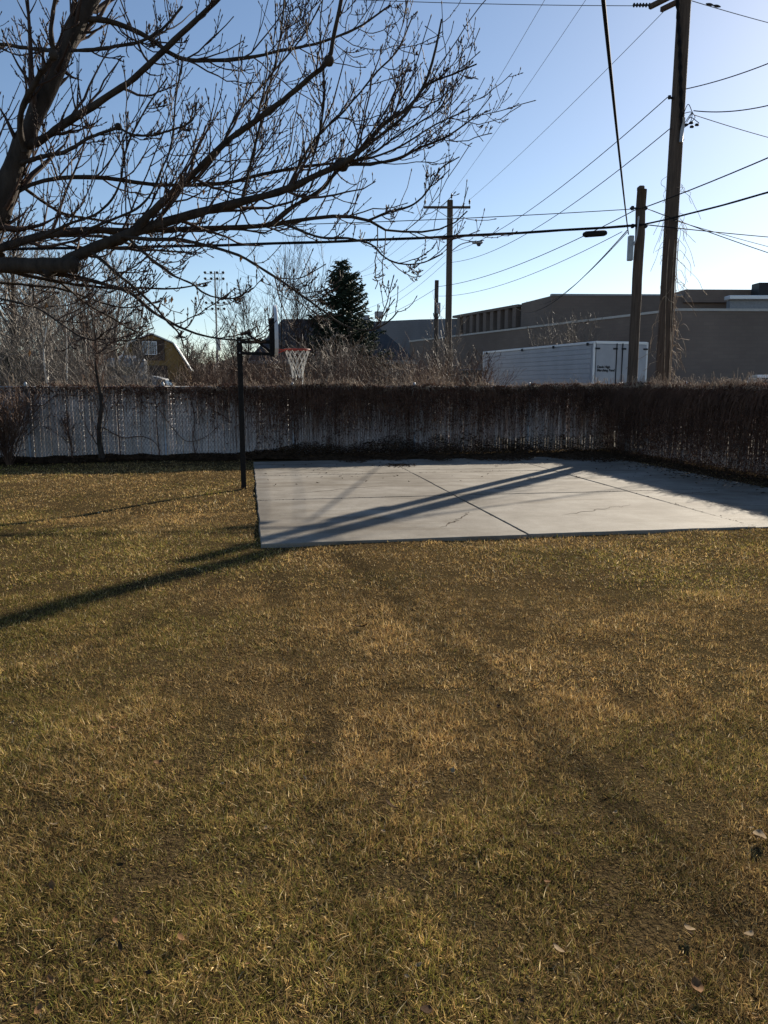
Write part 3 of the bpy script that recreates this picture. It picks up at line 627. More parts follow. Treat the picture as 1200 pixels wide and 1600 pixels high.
# ------------------------------------------------------------------ the big bare tree in the left foreground
rng = np.random.default_rng(101)
TY = 5.0
tree = thing('bare_tree', 'large bare tree reaching in from the left with budded twigs', 'tree', (-3.45, TY+.15, 0)); TT = np.array([-3.45, TY+.15, 0])
TV = Vector(-TT)
fork1 = np.array([-3.38, TY+.1, 1.9]); fork2 = np.array([-3.15, TY+.05, 2.65])
mb = MB(); pts = smooth_path([TT+[0, 0, -.1], TT+[.02, 0, .5], TT+[.03, -.02, 1.2], fork1, fork2], 22)
mb.tube(pts, np.interp(np.linspace(0, 1, 22), [0, .08, .2, .7, 1], [.30, .235, .205, .18, .12]), 14); ob = mb.build('trunk', M['bark'], tree, True); ob.data.transform(Matrix.Translation(TV))
W2R = lambda wpx, Y: wpx*.5*Y/F
limbs = [  # pixel path, width in px from start to end, distance from start to end, anchor
 ([(-10, 350), (20, 270), (50, 200), (90, 105), (120, 40), (150, -12), (190, -110), (215, -230)], 40, 22, 5.0, 5.3, fork2),
 ([(40, 230), (62, 220), (100, 192), (150, 160), (200, 128), (240, 95), (300, 40), (345, -5), (400, -70)], 14, 7, 5.06, 4.6, None),
 ([(38, 236), (32, 208), (33, 180), (44, 148), (62, 120), (84, 88), (81, 50), (86, 0), (100, -60)], 11, 6, 5.02, 4.6, None),
 ([(92, 80), (60, 76), (0, 68), (-60, 50)], 8, 4, 5.1, 5.6, None),
 ([(88, 78), (130, 78), (180, 72), (212, 66), (250, 48), (285, 10)], 7, 4, 5.1, 5.4, None),
 ([(118, 30), (165, 32), (225, 55), (280, 90), (320, 95), (380, 92), (440, 78), (500, 65), (555, 45), (610, 8)], 9, 3, 5.15, 6.0, None),
 ([(-60, 425), (-20, 418), (60, 416), (112, 414)], 34, 27, 5.0, 4.75, fork1),
 ([(70, 428), (110, 405), (150, 386), (200, 367), (250, 350), (320, 330), (390, 312), (450, 295), (500, 272), (535, 256), (570, 230), (598, 195), (640, 168), (665, 130), (680, 80), (690, 30)], 21, 3, 4.8, 5.2, None),
 ([(213, 356), (260, 310), (295, 280), (320, 255), (350, 225), (400, 190), (440, 160), (480, 124), (513, 95), (520, 60), (529, 20), (537, -20)], 13, 6, 4.86, 4.5, None),
 ([(-30, 400), (20, 382), (75, 366), (140, 360), (200, 361), (280, 358), (350, 355), (425, 350), (470, 343), (550, 338), (575, 343), (600, 358), (640, 362), (680, 360), (715, 345), (730, 330)], 18, 2.2, 4.95, 5.5, fork1),
 ([(425, 350), (455, 325), (500, 298), (535, 262), (580, 258), (622, 250), (655, 232), (690, 218), (725, 195), (748, 178)], 9, 2.4, 5.1, 5.3, None),
 ([(8, 306), (28, 299), (50, 288), (75, 281), (110, 277), (160, 278), (225, 287), (300, 290), (360, 285), (425, 270), (500, 258), (560, 252), (620, 232), (680, 195), (735, 170)], 9, 2.4, 5.0, 5.9, None),
 ([(28, 256), (75, 243), (100, 238), (140, 215), (185, 199)], 8, 5, 5.03, 4.7, None),
 ([(185, 199), (205, 210), (230, 212), (268, 204), (300, 188), (308, 160)], 4.5, 2.5, 4.7, 4.5, None),
 ([(190, 370), (240, 374), (280, 374), (325, 385), (380, 403), (415, 425), (450, 448), (500, 482), (545, 512), (585, 515), (610, 500), (622, 486)], 7, 2.2, 4.85, 4.4, None),
 ([(445, 350), (500, 372), (555, 378), (590, 390), (600, 402), (625, 414), (660, 412), (692, 396)], 5, 2.2, 5.1, 5.0, None),
 ([(-40, 455), (0, 465), (35, 473), (60, 480), (100, 507), (130, 527), (150, 531), (162, 520)], 6, 3, 4.9, 4.4, fork1),
 ([(60, 424), (113, 432), (167, 447), (200, 460), (233, 487), (260, 503), (280, 513), (320, 527), (367, 532), (400, 528)], 9, 2.5, 4.9, 4.6, None),
 ([(140, 392), (175, 420), (200, 443), (233, 473), (260, 503), (280, 523), (288, 545)], 6, 2.5, 4.84, 4.6, None),
 ([(200, 372), (233, 402), (267, 427), (300, 443), (320, 457), (350, 465), (373, 463), (393, 447)], 5, 2.2, 4.86, 4.5, None),
 ([(20, 425), (67, 436), (133, 447), (200, 449), (280, 450), (330, 440)], 7, 2.2, 4.9, 5.3, None),
 ([(378, 312), (388, 270), (400, 220), (418, 150), (432, 95), (444, 0), (446, -40)], 5, 2.6, 5.0, 4.8, None),
 ([(300, 290), (340, 240), (372, 175), (420, 120), (470, 60), (500, 10)], 4.5, 2.4, 5.2, 5.5, None),
 ([(480, 275), (498, 215), (508, 130), (500, 40), (505, -10)], 4.5, 2.2, 5.0, 4.9, None),
 ([(450, 292), (490, 220), (540, 170), (590, 112), (620, 80), (645, 25)], 5, 2.2, 5.05, 5.6, None),
 ([(540, 254), (590, 215), (630, 180), (665, 135), (710, 115), (745, 100)], 6, 2.4, 5.1, 4.9, None),
 ([(520, 262), (580, 240), (640, 200), (690, 165), (700, 140)], 4.5, 2.2, 5.1, 5.5, None),
 ([(575, 345), (610, 330), (650, 318), (670, 295), (690, 262), (718, 245)], 4.5, 2.0, 5.3, 5.0, None),
 ([(60, 372), (110, 350), (160, 330), (190, 290), (200, 235), (230, 170), (262, 120)], 5, 2.4, 4.9, 4.6, None),
 ([(130, 362), (170, 345), (220, 320), (250, 270), (268, 220), (275, 150), (285, 100)], 5, 2.4, 4.9, 5.2, None),
 ([(20, 280), (60, 310), (100, 335), (150, 345), (190, 352), (240, 345)], 6, 3, 5.1, 5.7, None),
 ([(0, 400), (-40, 330), (-70, 200), (-60, 80), (-90, -60)], 16, 6, 5.1, 6.0, None),
 ([(-10, 390), (40, 372), (100, 368), (170, 372), (220, 388), (300, 395)], 10, 3, 5.2, 6.4, None),
 ([(40, 420), (90, 440), (130, 470), (180, 500), (215, 520), (240, 512)], 5, 2.2, 5.0, 5.8, None),
 ([(-20, 440), (40, 445), (100, 452), (150, 470), (200, 480), (250, 470)], 6, 2.2, 5.2, 6.2, None)]
LP, LR, LL = [], [], []
for pth, w0, w1, Y0, Y1, anc in limbs:
    n = len(pth); q = [P(x, y, Y0+(Y1-Y0)*(k/(n-1))) for k, (x, y) in enumerate(pth)]
    r0_, r1_ = W2R(w0*.88, Y0), W2R(w1*.85, Y1)
    if anc is not None: q = [anc]+q
    pp = smooth_path(q, 36); pp[1:-1] += np.cumsum(rng.normal(size=(34, 3))*.0016, 0)*np.sin(np.linspace(0, math.pi, 34))[:, None]
    rr_ = np.linspace(r0_, r1_, 36)*(1+.10*rng.normal(size=36)*np.linspace(1, .4, 36))
    if anc is not None: rr_[0] *= 1.25
    mb = MB(); mb.tube(pp, rr_, 10 if w0 > 12 else 6); ob = mb.build('limb', M['bark'], tree, True); ob.data.transform(Matrix.Translation(TV))
    LP.append(pp); LR.append(rr_); LL.append(np.linalg.norm(np.diff(pp, axis=0), axis=1).sum())
# pruning knobs
for (x, y, Y, r) in ((535, 257, 5.1, .045), (514, 95, 4.5, .03), (185, 198, 4.7, .022), (84, 86, 4.75, .03), (113, 414, 4.75, .052)):
    p = P(x, y, Y); mb = MB(); mb.lathe([(0, -r), (r*.6, -r*.8), (r, -.1*r), (r*.75, r*.7), (0, r)], p, 9)
    ob = mb.build('knob', M['bark'], tree, True); ob.data.transform(Matrix.Translation(TV))
LP, LR, LL = np.array(LP), np.array(LR), np.array(LL)
skip = np.array([i in (6,) for i in range(len(LL))])
thin = np.array([l[1] < 12 for l in limbs])
k = np.where(skip, 0, np.where(thin, LL*9, LL*6)).astype(int)
A1, B1 = spawn(LP, LR, k, .10, 1, .75, .25, .30, .42, .035, .45, .0030, 8, cap=.58)
A1b, B1b = spawn(LP[~skip], LR[~skip], (LL[~skip]*8).astype(int), .05, 1, .95, .3, .12, .55, .04, .35, .0026, 6, cap=.26)
A2, B2 = spawn(A1, B1, 4, .12, .97, .75, .2, .42, .5, .04, .75, .0024, 5, cap=.32)
A3, B3 = spawn(A2, B2, 1, .2, .95, .8, .2, .45, .45, .04, .8, .0021, 4, cap=.14)
def bud(Rb):                                  # stout tips: the buds
    Rb = Rb.copy(); Rb[:, -2] *= .95; Rb[:, -1] *= 1.0; return Rb
mb = MB(); strands(mb, A1, B1, 4); strands(mb, A1b, B1b, 3); strands(mb, A2, B2, 3); strands(mb, A3, B3, 3)
tips = np.concatenate([A1b[:, -1], A2[:, -1], A3[:, -1], A1[:, -1]]); tdir = np.concatenate([a[:, -1]-a[:, -2] for a in (A1b, A2, A3, A1)]); tdir /= np.linalg.norm(tdir, axis=1, keepdims=True)
BP = tips[:, None]+tdir[:, None]*(np.array([-.004, .004, .010, .018]))[None, :, None]
strands(mb, BP, np.repeat(np.array([[.0024, .0038, .0034, .0006]]), len(BP), 0), 4)
# opposite side buds along the twigs
for A in (A1b, A2):
    for kk in (2, 3):
        b0 = A[:, kk]; tn = A[:, kk+1]-b0 if kk+1 < A.shape[1] else A[:, kk]-A[:, kk-1]; tn /= np.linalg.norm(tn, axis=1, keepdims=True)
        v = np.cross(tn, rndunit(len(tn))); v /= np.linalg.norm(v, axis=1, keepdims=True)
        for sg in (-1, 1):
            d = tn*.75+v*sg*.66; BP = b0[:, None]+d[:, None]*np.array([0, .006, .013])[None, :, None]; strands(mb, BP, np.repeat(np.array([[.0018, .0027, .0006]]), len(BP), 0), 3)
ob = mb.build('twigs', M['twig'], tree, True); ob.data.transform(Matrix.Translation(TV)); ob['kind'] = 'stuff'
print('twigs', len(A1), len(A1b), len(A2), len(A3), mb.n)
# a few withered leaves that still hang on
for k, (x, y, Y) in enumerate(((72, 478, 4.75), (46, 552, 4.7), (258, 470, 4.62), (268, 468, 4.62), (376, 404, 4.6), (318, 300, 5.0), (100, 355, 4.9))):
    p = P(x, y, Y); mb = MB(); cards(mb, np.array([[0, 0, 0]]), np.array([[.009, .006, 0]]), np.array([[.004, 0, .022]]))
    ob = mb.build('withered_leaf', M['leafbrown'], tree); ob.location = p-TT

# ------------------------------------------------------------------ utility poles
rng = np.random.default_rng(201)
def pole_shaft(t, H, r0, r1, mat, name='shaft'):
    z = np.linspace(-.4, H, 14); mb = MB(); wob = np.c_[rng.normal(size=14)*.006, rng.normal(size=14)*.006, z]; wob[:, :2] *= np.linspace(0, 1, 14)[:, None]
    mb.tube(wob, np.linspace(r0, r1, 14), 14); return mb.build(name, mat, t, True)
def insulator(t, p, h=.22, mat='dark'):
    mb = MB(); mb.lathe([(.012, 0), (.012, h*.35), (.05, h*.38), (.055, h*.5), (.03, h*.55), (.06, h*.62), (.06, h*.8), (.03, h*.86), (.035, h), (0, h)], p, 10); return mb.build('insulator', M[mat], t, True)
BPX, BPY = 7.52, 21.07
BH = 14.3
big = thing('utility_pole', 'tall dark wooden utility pole rising out of the top of the picture', 'utility pole', (BPX, BPY, 0))
pole_shaft(big, BH, .19, .16, M['woodbrown'])
# its two lower arms: their near ends rise out of the frame
def loc(p): return np.array(p)-np.array([BPX, BPY, 0])
aL = P(1015, 11, 22.2); armd = np.array([.53, -.85, 0]); 
for dx in (-.0, 1):
    o_ = loc(aL)+np.array([.25*dx*1.5, .2*dx, .02*dx]); mb = MB(); mb.bar(o_, o_+armd*3.3, .095, .12, bev=.008); mb.build('crossarm', M['woodbrown'], big)
mb = MB(); topz = BH-.25; mb.bar((-1.75*EX[0], -1.75*EX[1]-.2, topz), (1.75*EX[0], 1.75*EX[1]-.2, topz), .1, .12, bev=.008); mb.build('crossarm', M['woodbrown'], big)
for a_ in (-1.65, -.35, 1.65): insulator(big, (a_*EX[0], a_*EX[1]-.2, topz+.06), .25)
mb = MB(); z = np.linspace(P(1064, 220, 20.9)[2], BH-.8, 40); a_ = np.linspace(0, 60, 40)
for ph in (0, math.pi):
    mb.tube(np.c_[.028*np.cos(a_+ph)+np.interp(z, [z[0], z[0]+2.2, z[0]+4.2], [.08, -.12, -.36]), -.21+.028*np.sin(a_+ph), z], .026, 6)
mb.build('riser_cable', M['wire'], big, True)
mb = MB(); p0, p1 = loc(P(1064, 222, 20.85)), loc(P(1068, 184, 20.85)); mb.tube([p0, p1], .045, 10); mb.build('conduit', M['white'], big, True)
# service splices hanging on the right of the pole
wh = loc(P(1082, 176, 21.0)); 
mb = MB()
for k in range(6):
    e = wh+np.array([rng.uniform(-.28, .1), rng.uniform(-.1, .1), rng.uniform(-.45, .05)]); mb.tube(smooth_path([wh, (wh+e)/2+rng.normal(size=3)*.12, e, e+rng.normal(size=3)*.08], 12), .010, 5)
mb.build('splice_wires', M['wire'], big, True)
for k, (x, y) in enumerate(((1072, 195), (1080, 192), (1081, 198), (1089, 195))):
    mb = MB(); c = loc(P(x, y, 21.0)); mb.box(c, (.10, .06, .06), bev=.015); mb.build('connector', M['dark'], big)
mb = MB(); c = loc(P(1046, 152, 20.95)); mb.tube([c, c+[.14, .1, 0]], .03, 8); mb.lathe([(.0, -.05), (.04, -.04), (.04, .04), (0, .05)], c, 8); mb.build('spool_insulator', M['dark'], big, True)


SPX, SPY = 6.41, 20.14
SPH = P(998, 293, SPY)[2]
sp = thing('telephone_pole', 'short brown telephone pole at the fence corner carrying the black cable', 'telephone pole', (SPX, SPY, 0))
pole_shaft(sp, SPH-.05, .135, .118, M['woodbrown'])
mb = MB(); mb.box((-.03, 0, SPH-.02), (.14, .2, .10), bev=.02); mb.build('pole_top', M['woodbrown'], sp)
sl_ = lambda p: np.array(p)-np.array([SPX, SPY, 0])
mb = MB(); c = sl_(P(985, 388, SPY-.1)); mb.box(c, (.13, .13, .60), bev=.015); mb.build('terminal_box', M['galv'], sp)
mb = MB(); mb.tube(smooth_path([sl_(P(988, 386, SPY-.16)), sl_(P(992, 378, SPY-.2)), sl_(P(996, 358, SPY-.2)), sl_(P(998, 338, SPY-.16))], 16), .02, 6); mb.build('loop_cable', M['white'], sp, True)
for y in (326, 354):
    mb = MB(); c = sl_(P(997, y, SPY)); mb.tube([c+[-.22, -.05, 0], c+[.22, -.05, 0]], .022, 6); mb.box(c+np.array([-.16, -.06, 0]), (.07, .07, .1), bev=.01); mb.box(c+np.array([.16, -.06, 0]), (.07, .07, .1), bev=.01); mb.build('clamp', M['dark'], sp)
# far pole with a crossarm and a street lamp
FPX, FPY = P(700, 560, 47)[0], 47.0
FPH = P(701, 313, FPY)[2]
fp = thing('utility_pole', 'distant utility pole with a single crossarm and a cobra head street lamp', 'utility pole', (FPX, FPY, 0))
pole_shaft(fp, FPH, .215, .17, M['wood'])
fl = lambda p: np.array(p)-np.array([FPX, FPY, 0])
ca, cb = fl(P(662, 324, FPY-.25)), fl(P(735, 324, FPY-.25)); mb = MB(); mb.bar(ca, cb, .11, .13, bev=.01); mb.build('crossarm', M['wood'], fp)
for e in (.22, .78):
    mb = MB(); pm = ca*(1-e)+cb*e; mb.bar(pm+[0, .0, -.05], [0, -.2, pm[2]-.62], .03, .03); mb.build('arm_brace', M['galv'], fp)
for e in (.03, .98): insulator(fp, ca*(1-e)+cb*e+[0, 0, .06], .38)
insulator(fp, np.array([.08, -.05, FPH-.05]), .42)
la = fl(P(706, 392, FPY-.1)); lb = fl(P(735, 378, FPY-.4)); lc = fl(P(742, 377, FPY-.4))
mb = MB(); mb.tube(smooth_path([la, (la+lb)/2+[0, 0, .12], lb, lc], 12), .03, 6); lamp = mb.build('lamp_arm', M['galv'], fp, True)
mb = MB(); c = fl(P(746, 379, FPY-.4)); mb.box(c, (.62, .28, .14), bev=.05); mb.build('lamp_head', M['galv'], lamp)
mb = MB(); mb.lathe([(0, -.22), (.08, -.20), (.13, -.12), (.14, -.06)], c+np.array([.08, 0, 0]), 12); mb.build('lamp_lens', M['glass'], lamp, True)
# far short telephone pole
QX, QY = P(681, 560, 40.5)[0], 40.5; QH = P(680, 438, QY)[2]
qp = thing('telephone_pole', 'distant short telephone pole with a grey box, left of the crossarm pole', 'telephone pole', (QX, QY, 0))
pole_shaft(qp, QH, .125, .105, M['wood'])
mb = MB(); mb.box((.1, -.1, P(681, 482, QY)[2]), (.20, .16, .55), bev=.02); mb.build('terminal_box', M['galv'], qp)
mb = MB(); z_ = P(681, 494, QY)[2]; a_ = np.linspace(0, math.pi, 10); mb.tube(np.c_[.16*np.cos(a_), np.full(10, -.14), z_+.15-.3*np.sin(a_)], .025, 6); mb.build('cable_loop', M['dark'], qp, True)
# farthest pole, its arm just clears the spruce
NX, NY = P(547, 500, 81)[0], 81.0; NH = P(547, 431, NY)[2]
npole = thing('utility_pole', 'farthest utility pole, its crossarm just showing beside the spruce', 'utility pole', (NX, NY, 0))
pole_shaft(npole, NH, .2, .16, M['wood'])
mb = MB(); zc = P(547, 436, NY)[2]; mb.bar((-1.3, -.2, zc), (1.3, -.2, zc), .1, .12); mb.build('crossarm', M['wood'], npole)
for a_ in (-1.2, 0, 1.2): insulator(npole, (a_, -.2, zc+.05), .3)

# ------------------------------------------------------------------ overhead wires
def wire(label, a, b, sag, r, name='power_line', cat='wire', mat='wire', group=None, nseg=40, twist=0):
    a = np.array(a, float); b = np.array(b, float); u = np.linspace(0, 1, nseg)[:, None]
    p = a*(1-u)+b*u; p[:, 2] -= 4*sag*(u*(1-u))[:, 0]
    mb = MB()
    if twist:
        L = np.linalg.norm(b-a); n2 = int(L*6)+2; u = np.linspace(0, 1, n2)[:, None]; p = a*(1-u)+b*u; p[:, 2] -= 4*sag*(u*(1-u))[:, 0]
        for ph in (0, 2.1, 4.2)[:twist]:
            th = np.linspace(0, L*.9, n2)+ph; q = p.copy(); q[:, 2] += np.cos(th)*r*1.15; q[:, 1] += np.sin(th)*r*1.15; mb.tube(q-a, r, 5)
    else: mb.tube(p-a, r, 5)
    o = mb.build(name, M[mat], None, True); o.location = a
    return tag(o, label, cat, group)
TOP = lambda a_: np.array([BPX+a_*EX[0], BPY+a_*EX[1]-.2, topz+.3])
FA_ = lambda e: np.array([FPX, FPY, 0])+ca*(1-e)+cb*e+np.array([0, 0, .42])
wire('thin power line from the top of the picture to the left crossarm insulator', TOP(-1.65), FA_(.03), .15, .008, mat='wiregrey')
wire('thin power line reaching the insulator on top of the distant pole', TOP(-.35), (FPX+.08, FPY-.05, FPH+.35), .15, .008, mat='wiregrey')
wire('thin power line from the lower arm end to the right crossarm insulator', P(1037, 18, 21.5), FA_(.98), .15, .008, mat='wiregrey')
wire('thin wire from the spool insulator on the tall pole down to the lamp pole', P(1043, 152, 20.95), P(706, 394, FPY), .55, .012)
wire('thin wire reaching the distant pole just below its street lamp', P(1048, 200, 20.95), P(705, 410, FPY), .7, .012)
for k, (y0, x1, y1, lab) in enumerate(((322, 541, 434, 'faint line from the left crossarm end on to the farthest pole'), (312, 547, 430, 'faint line from the middle insulator on to the farthest pole'), (322, 554, 434, 'faint line from the right crossarm end on to the farthest pole'), (398, 548, 486, 'faint line from the lamp bracket on past the spruce'), (410, 548, 498, 'faint lowest line running on past the spruce'))):
    wire(lab, P((663, 701, 733, 696, 696)[k], y0, FPY), P(x1, y1, NY), .8, .011, mat='wiregrey')
E1 = np.array([SPX, SPY-.1, P(997, 327, SPY)[2]]); E2 = np.array([SPX, SPY-.12, P(997, 353, SPY)[2]])
wire('thin wire running level to the left from the telephone pole top', E1, P(-700, 352, 15.5), .25, .010)
wire('thick black cable bundle spanning the yard above the back fence', E2, P(-900, 380, 14.5), .30, .016, 'cable_bundle', 'cable', twist=3, nseg=60)
RP = np.array([SPX+4.9, SPY-27, 0])
wire('thick black cable bundle leaving the picture on the right', E2, RP+[0, 0, 6.4], .80, .0105, 'cable_bundle', 'cable', twist=3)
wire('thin wire climbing to the right edge from the telephone pole top', E1, RP+[.2, 0, 8.1], .75, .014)
mb = MB(); sa_ = P(912, 366.5, SPY-.4); sb_ = P(947, 364, SPY-.15); mb.tube([sa_, sa_*.9+sb_*.1, sa_*.1+sb_*.9, sb_], [.05, .075, .075, .05], 10)
o = mb.build('splice_case', M['black'], None, True); o.data.transform(Matrix.Translation(Vector(-sa_))); o.location = sa_; tag(o, 'black cable splice case hanging under the cable by the telephone pole', 'splice case')
wire('wire from the telephone pole top to the distant short telephone pole', E1+[-.1, 0, 0], (QX, QY, P(681, 448, QY)[2]), .35, .012)
wire('lower wire from the cable to the box on the distant short pole', P(972, 362, SPY), (QX+.1, QY-.1, P(681, 463, QY)[2]), .4, .009)
wire('faint line running on to the left from the distant short pole', (QX, QY, P(681, 450, QY)[2]), P(548, 503, 74), .5, .012, mat='wiregrey')
wire('service line dropping from the telephone pole to the school roof', P(980, 360, SPY), P(800, 476, 66), 1.2, .014)
wire('second slimmer service line dropping to the school roof', P(980, 363, SPY), P(822, 470, 66), .9, .010)
wire('heavy service drop coming from overhead down to the terminal box', P(982, 366, SPY-.1), P(982, 366, SPY-.1)+(P(932, -160, 4.2)-P(982, 366, SPY-.1))*1.55, .12, .014, 'service_drop', 'cable')
wire('upper of the wires falling away to the right of the telephone pole', E1+[.1, 0, 0], P(1500, 470, 34), .3, .012)
wire('near level wire leading right from the cable clamp', E2+[.15, 0, 0], P(1500, 384, 36), .15, .014)
wire('slim wire sinking to the right edge below the level wire', P(1052, 344, 20.7), P(1500, 446, 36), .2, .009)
wire('wire sloping up to the right edge from high on the tall pole', P(1067, 140, 21.1), P(1500, -60, 15), .3, .013)
wire('twisted service wire leaving the splices of the tall pole to the right', P(1084, 173, 21.0), P(1500, 20, 14), .5, .013)
wire('thin wire sinking to the right from the tall pole splices', P(1086, 180, 21.0), P(1500, 262, 30), .3, .010)
wire('dead ended power line running right from the tall pole top', P(1070, -2, 21.1), P(1500, 92, 30), .2, .010, mat='wiregrey')
wire('dead ended power line running left from the tall pole arm', P(1010, 9, 22.1), P(200, -20, 20), .1, .009, mat='wiregrey')
for x, y, dr in ((1002, 8, (-1, 0, 0)), (1109, 7, (1, .2, -.08)), (1120, 9.5, (1, .2, -.08))):
    a_ = P(x, y, 21.9) if x < 1050 else P(x, y, 21.6); d_ = np.array(dr)/np.linalg.norm(dr); mb = MB(); u = np.linspace(-.22, .22, 23)*(1 if x < 1050 else .5); mb.tube(d_*u[:, None], np.where(np.arange(23) % 4 < 2, .055, .022) if x < 1050 else .012+.022*np.sin(np.linspace(0, math.pi, 23)), 8)
    o = mb.build('strain_insulator', M['dark'], None, True); o.location = a_
    tag(o, {1002: 'ribbed strain insulator at the left arm end of the tall pole', 1109: 'first dark strain insulator right of the tall pole', 1120: 'outer dark strain insulator right of the tall pole'}[x], 'insulator')
# tendrils on the tall pole
rng = np.random.default_rng(77)
tv = thing('pole_vine', 'wispy dry vine tendrils hanging off the tall utility pole', 'vine', (BPX, BPY, 0)); mb = MB(); pts = []
for k in range(120):
    z_ = 1.0+6.2*rng.random()**1.6; a_ = rng.uniform(-.6, .9) if rng.random() < .7 else rng.uniform(2.4, 3.6); p = np.array([.19*math.cos(a_), -.19*abs(math.sin(a_))-.01, z_]); q = [p]; d = np.array([math.cos(a_)*.6, -.3, .2])
    for j in range(5):
        d = d*.7+np.array([0, 0, -.45])+rng.normal(size=3)*.45; q.append(q[-1]+d*.13*rng.uniform(.5, 1.4))
    pts.append(smooth_path(q, 12))
pts = np.array(pts); strands(mb, pts, np.full(pts.shape[:2], .006), 3); 
for a_ in (-.3, .4, 1.2):
    z = np.linspace(0, 5.5, 30); mb.tube(np.c_[.205*np.cos(-math.pi/2+a_+.2*np.sin(z)), .205*np.sin(-math.pi/2+a_+.2*np.sin(z)), z], .012, 4)
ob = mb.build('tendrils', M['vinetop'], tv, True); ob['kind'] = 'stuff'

# ------------------------------------------------------------------ school, trailer, van on the right
sch = thing('school_building', 'long low tan brick school building beyond the right fence', 'building', (17, 50, 0)); ST = Vector((-17, -50, 0))
def SB(mb, name, mat, par=None):
    ob = mb.build(name, mat, par or sch); ob.data.transform(Matrix.Translation(ST)); return ob
pA = P(1058, 482, 45); zA = pA[2]; pL = P(640, 533, 77)
ex_ = lambda p, q, t: (p[0]+(q[0]-p[0])*t, p[1]+(q[1]-p[1])*t)
lowp = [(pA[0], pA[1]), (60, 46.5), (60, 58), (22, 60), (pL[0]+8, pL[1]+4), (pL[0], pL[1])]
mb = MB(); mb.prism(lowp, -.1, zA-.14); SB(mb, 'wall', M['brick'])
def offset_line(p, q, w, z0, z1, out):
    p = np.array(p); q = np.array(q); d = (q-p)/np.linalg.norm(q-p); n_ = np.array([d[1], -d[0]])*out
    mb = MB(); mb.prism([p+n_*.06-d*.03, q+n_*.06+d*.03, q-n_*w+d*.03, p-n_*w-d*.03], z0, z1); return mb
SB(offset_line(lowp[5], lowp[0], .35, zA-.137, zA+.0, 1), 'coping', M['copper'])
SB(offset_line((lowp[0][0]+.05, lowp[0][1]), lowp[1], .35, zA-.137, zA+.003, 1), 'coping', M['copper'])
pB = P(862, 462, 61); zB = pB[2]; pC = P(815, 471, 66.5)
hp = [(pB[0], pB[1]), (70, 63), (70, 95), (pC[0]+6, 95), (pC[0], pC[1])]
mb = MB(); mb.prism(hp, -.1, zB); SB(mb, 'upper_wall', M['brick'])
SB(offset_line(hp[0], hp[1], .4, zB+.003, zB+.14, 1), 'coping', M['grey'])
pR = P(1076, 452, 60.3); mb = MB(); mb.prism([(pR[0], 60.9), (66, 62.4), (66, 80), (pR[0], 80)], zB-.5, P(1076, 452, 60.9)[2]); SB(mb, 'penthouse', M['brick'])
mb = MB(); q = P(1183, 449, 59.5); mb.box((q[0]+3, 59.8, zB+.1), (6, 1.2, 1.3)); SB(mb, 'roof_unit', M['dark'])
pale0, pale1 = P(1136, 467, 58.5), P(1215, 464, 58.5)
mb = MB(); mb.box((pale0+pale1)/2, (pale1[0]-pale0[0], 1.0, .28), bev=.03); SB(mb, 'roof_duct', M['whiteedge'])
mb = MB(); mb.box((pale0+pale1)/2+np.array([0, .2, -.85]), (pale1[0]-pale0[0]-.4, .6, 1.4)); SB(mb, 'roof_duct_stand', M['grey'])
# classroom wing: bluish block with brick fins under the eaves
pD = P(716, 490, 78.5); pE = P(655, 493.5, 79.5); pG = P(575, 497, 82.5)
wing = [(pC[0]+.3, pC[1]+1.2), (pC[0]+6, 97), (pG[0], 100), (pG[0], pG[1]), (pE[0], pE[1]), (pD[0], pD[1])]
mb = MB(); mb.prism(wing[::-1], -.1, zB-.25); SB(mb, 'wing_wall', M['block'])
a0, a1_ = np.array(wing[0]), np.array(wing[5])
dW = (a1_-a0)/np.linalg.norm(a1_-a0); nW = np.array([-dW[1], dW[0]]); nW = nW if nW[1] < 0 else -nW
LW = np.linalg.norm(a1_-a0)
for k in range(9):
    p = a0+dW*(LW*(k+.4)/9.2); mb = MB()
    c = p+nW*.25; mb.box((c[0], c[1], zB-1.05), (.55, .5, 1.65), np.array([[dW[0], dW[1], 0], [nW[0], nW[1], 0], [0, 0, 1]])); SB(mb, 'fin', M['brick'])
    if k < 8:
        c = p+dW*(LW/18.4)+nW*.02; mb = MB(); mb.box((c[0], c[1], zB-1.15), (.75, .06, 1.2), np.array([[dW[0], dW[1], 0], [nW[0], nW[1], 0], [0, 0, 1]])); SB(mb, 'clerestory_window', M['glass'] if k % 3 else M['whiteedge'])
mb = MB(); c = a0+dW*LW/2+nW*.2; mb.box((c[0], c[1], zB-.10), (LW+.3, .75, .22), np.array([[dW[0], dW[1], 0], [nW[0], nW[1], 0], [0, 0, 1]])); SB(mb, 'eave', M['brick'])
mb = MB(); mb.box(P(592, 494, 84)+[0, 0, .1], (.9, .9, .7), bev=.05); SB(mb, 'rooftop_vent', M['grey'])
mb = MB(); mb.box(P(571, 495, 84)+[0, 0, -.1], (.9, .9, .5), bev=.05); SB(mb, 'rooftop_vent', M['grey'])
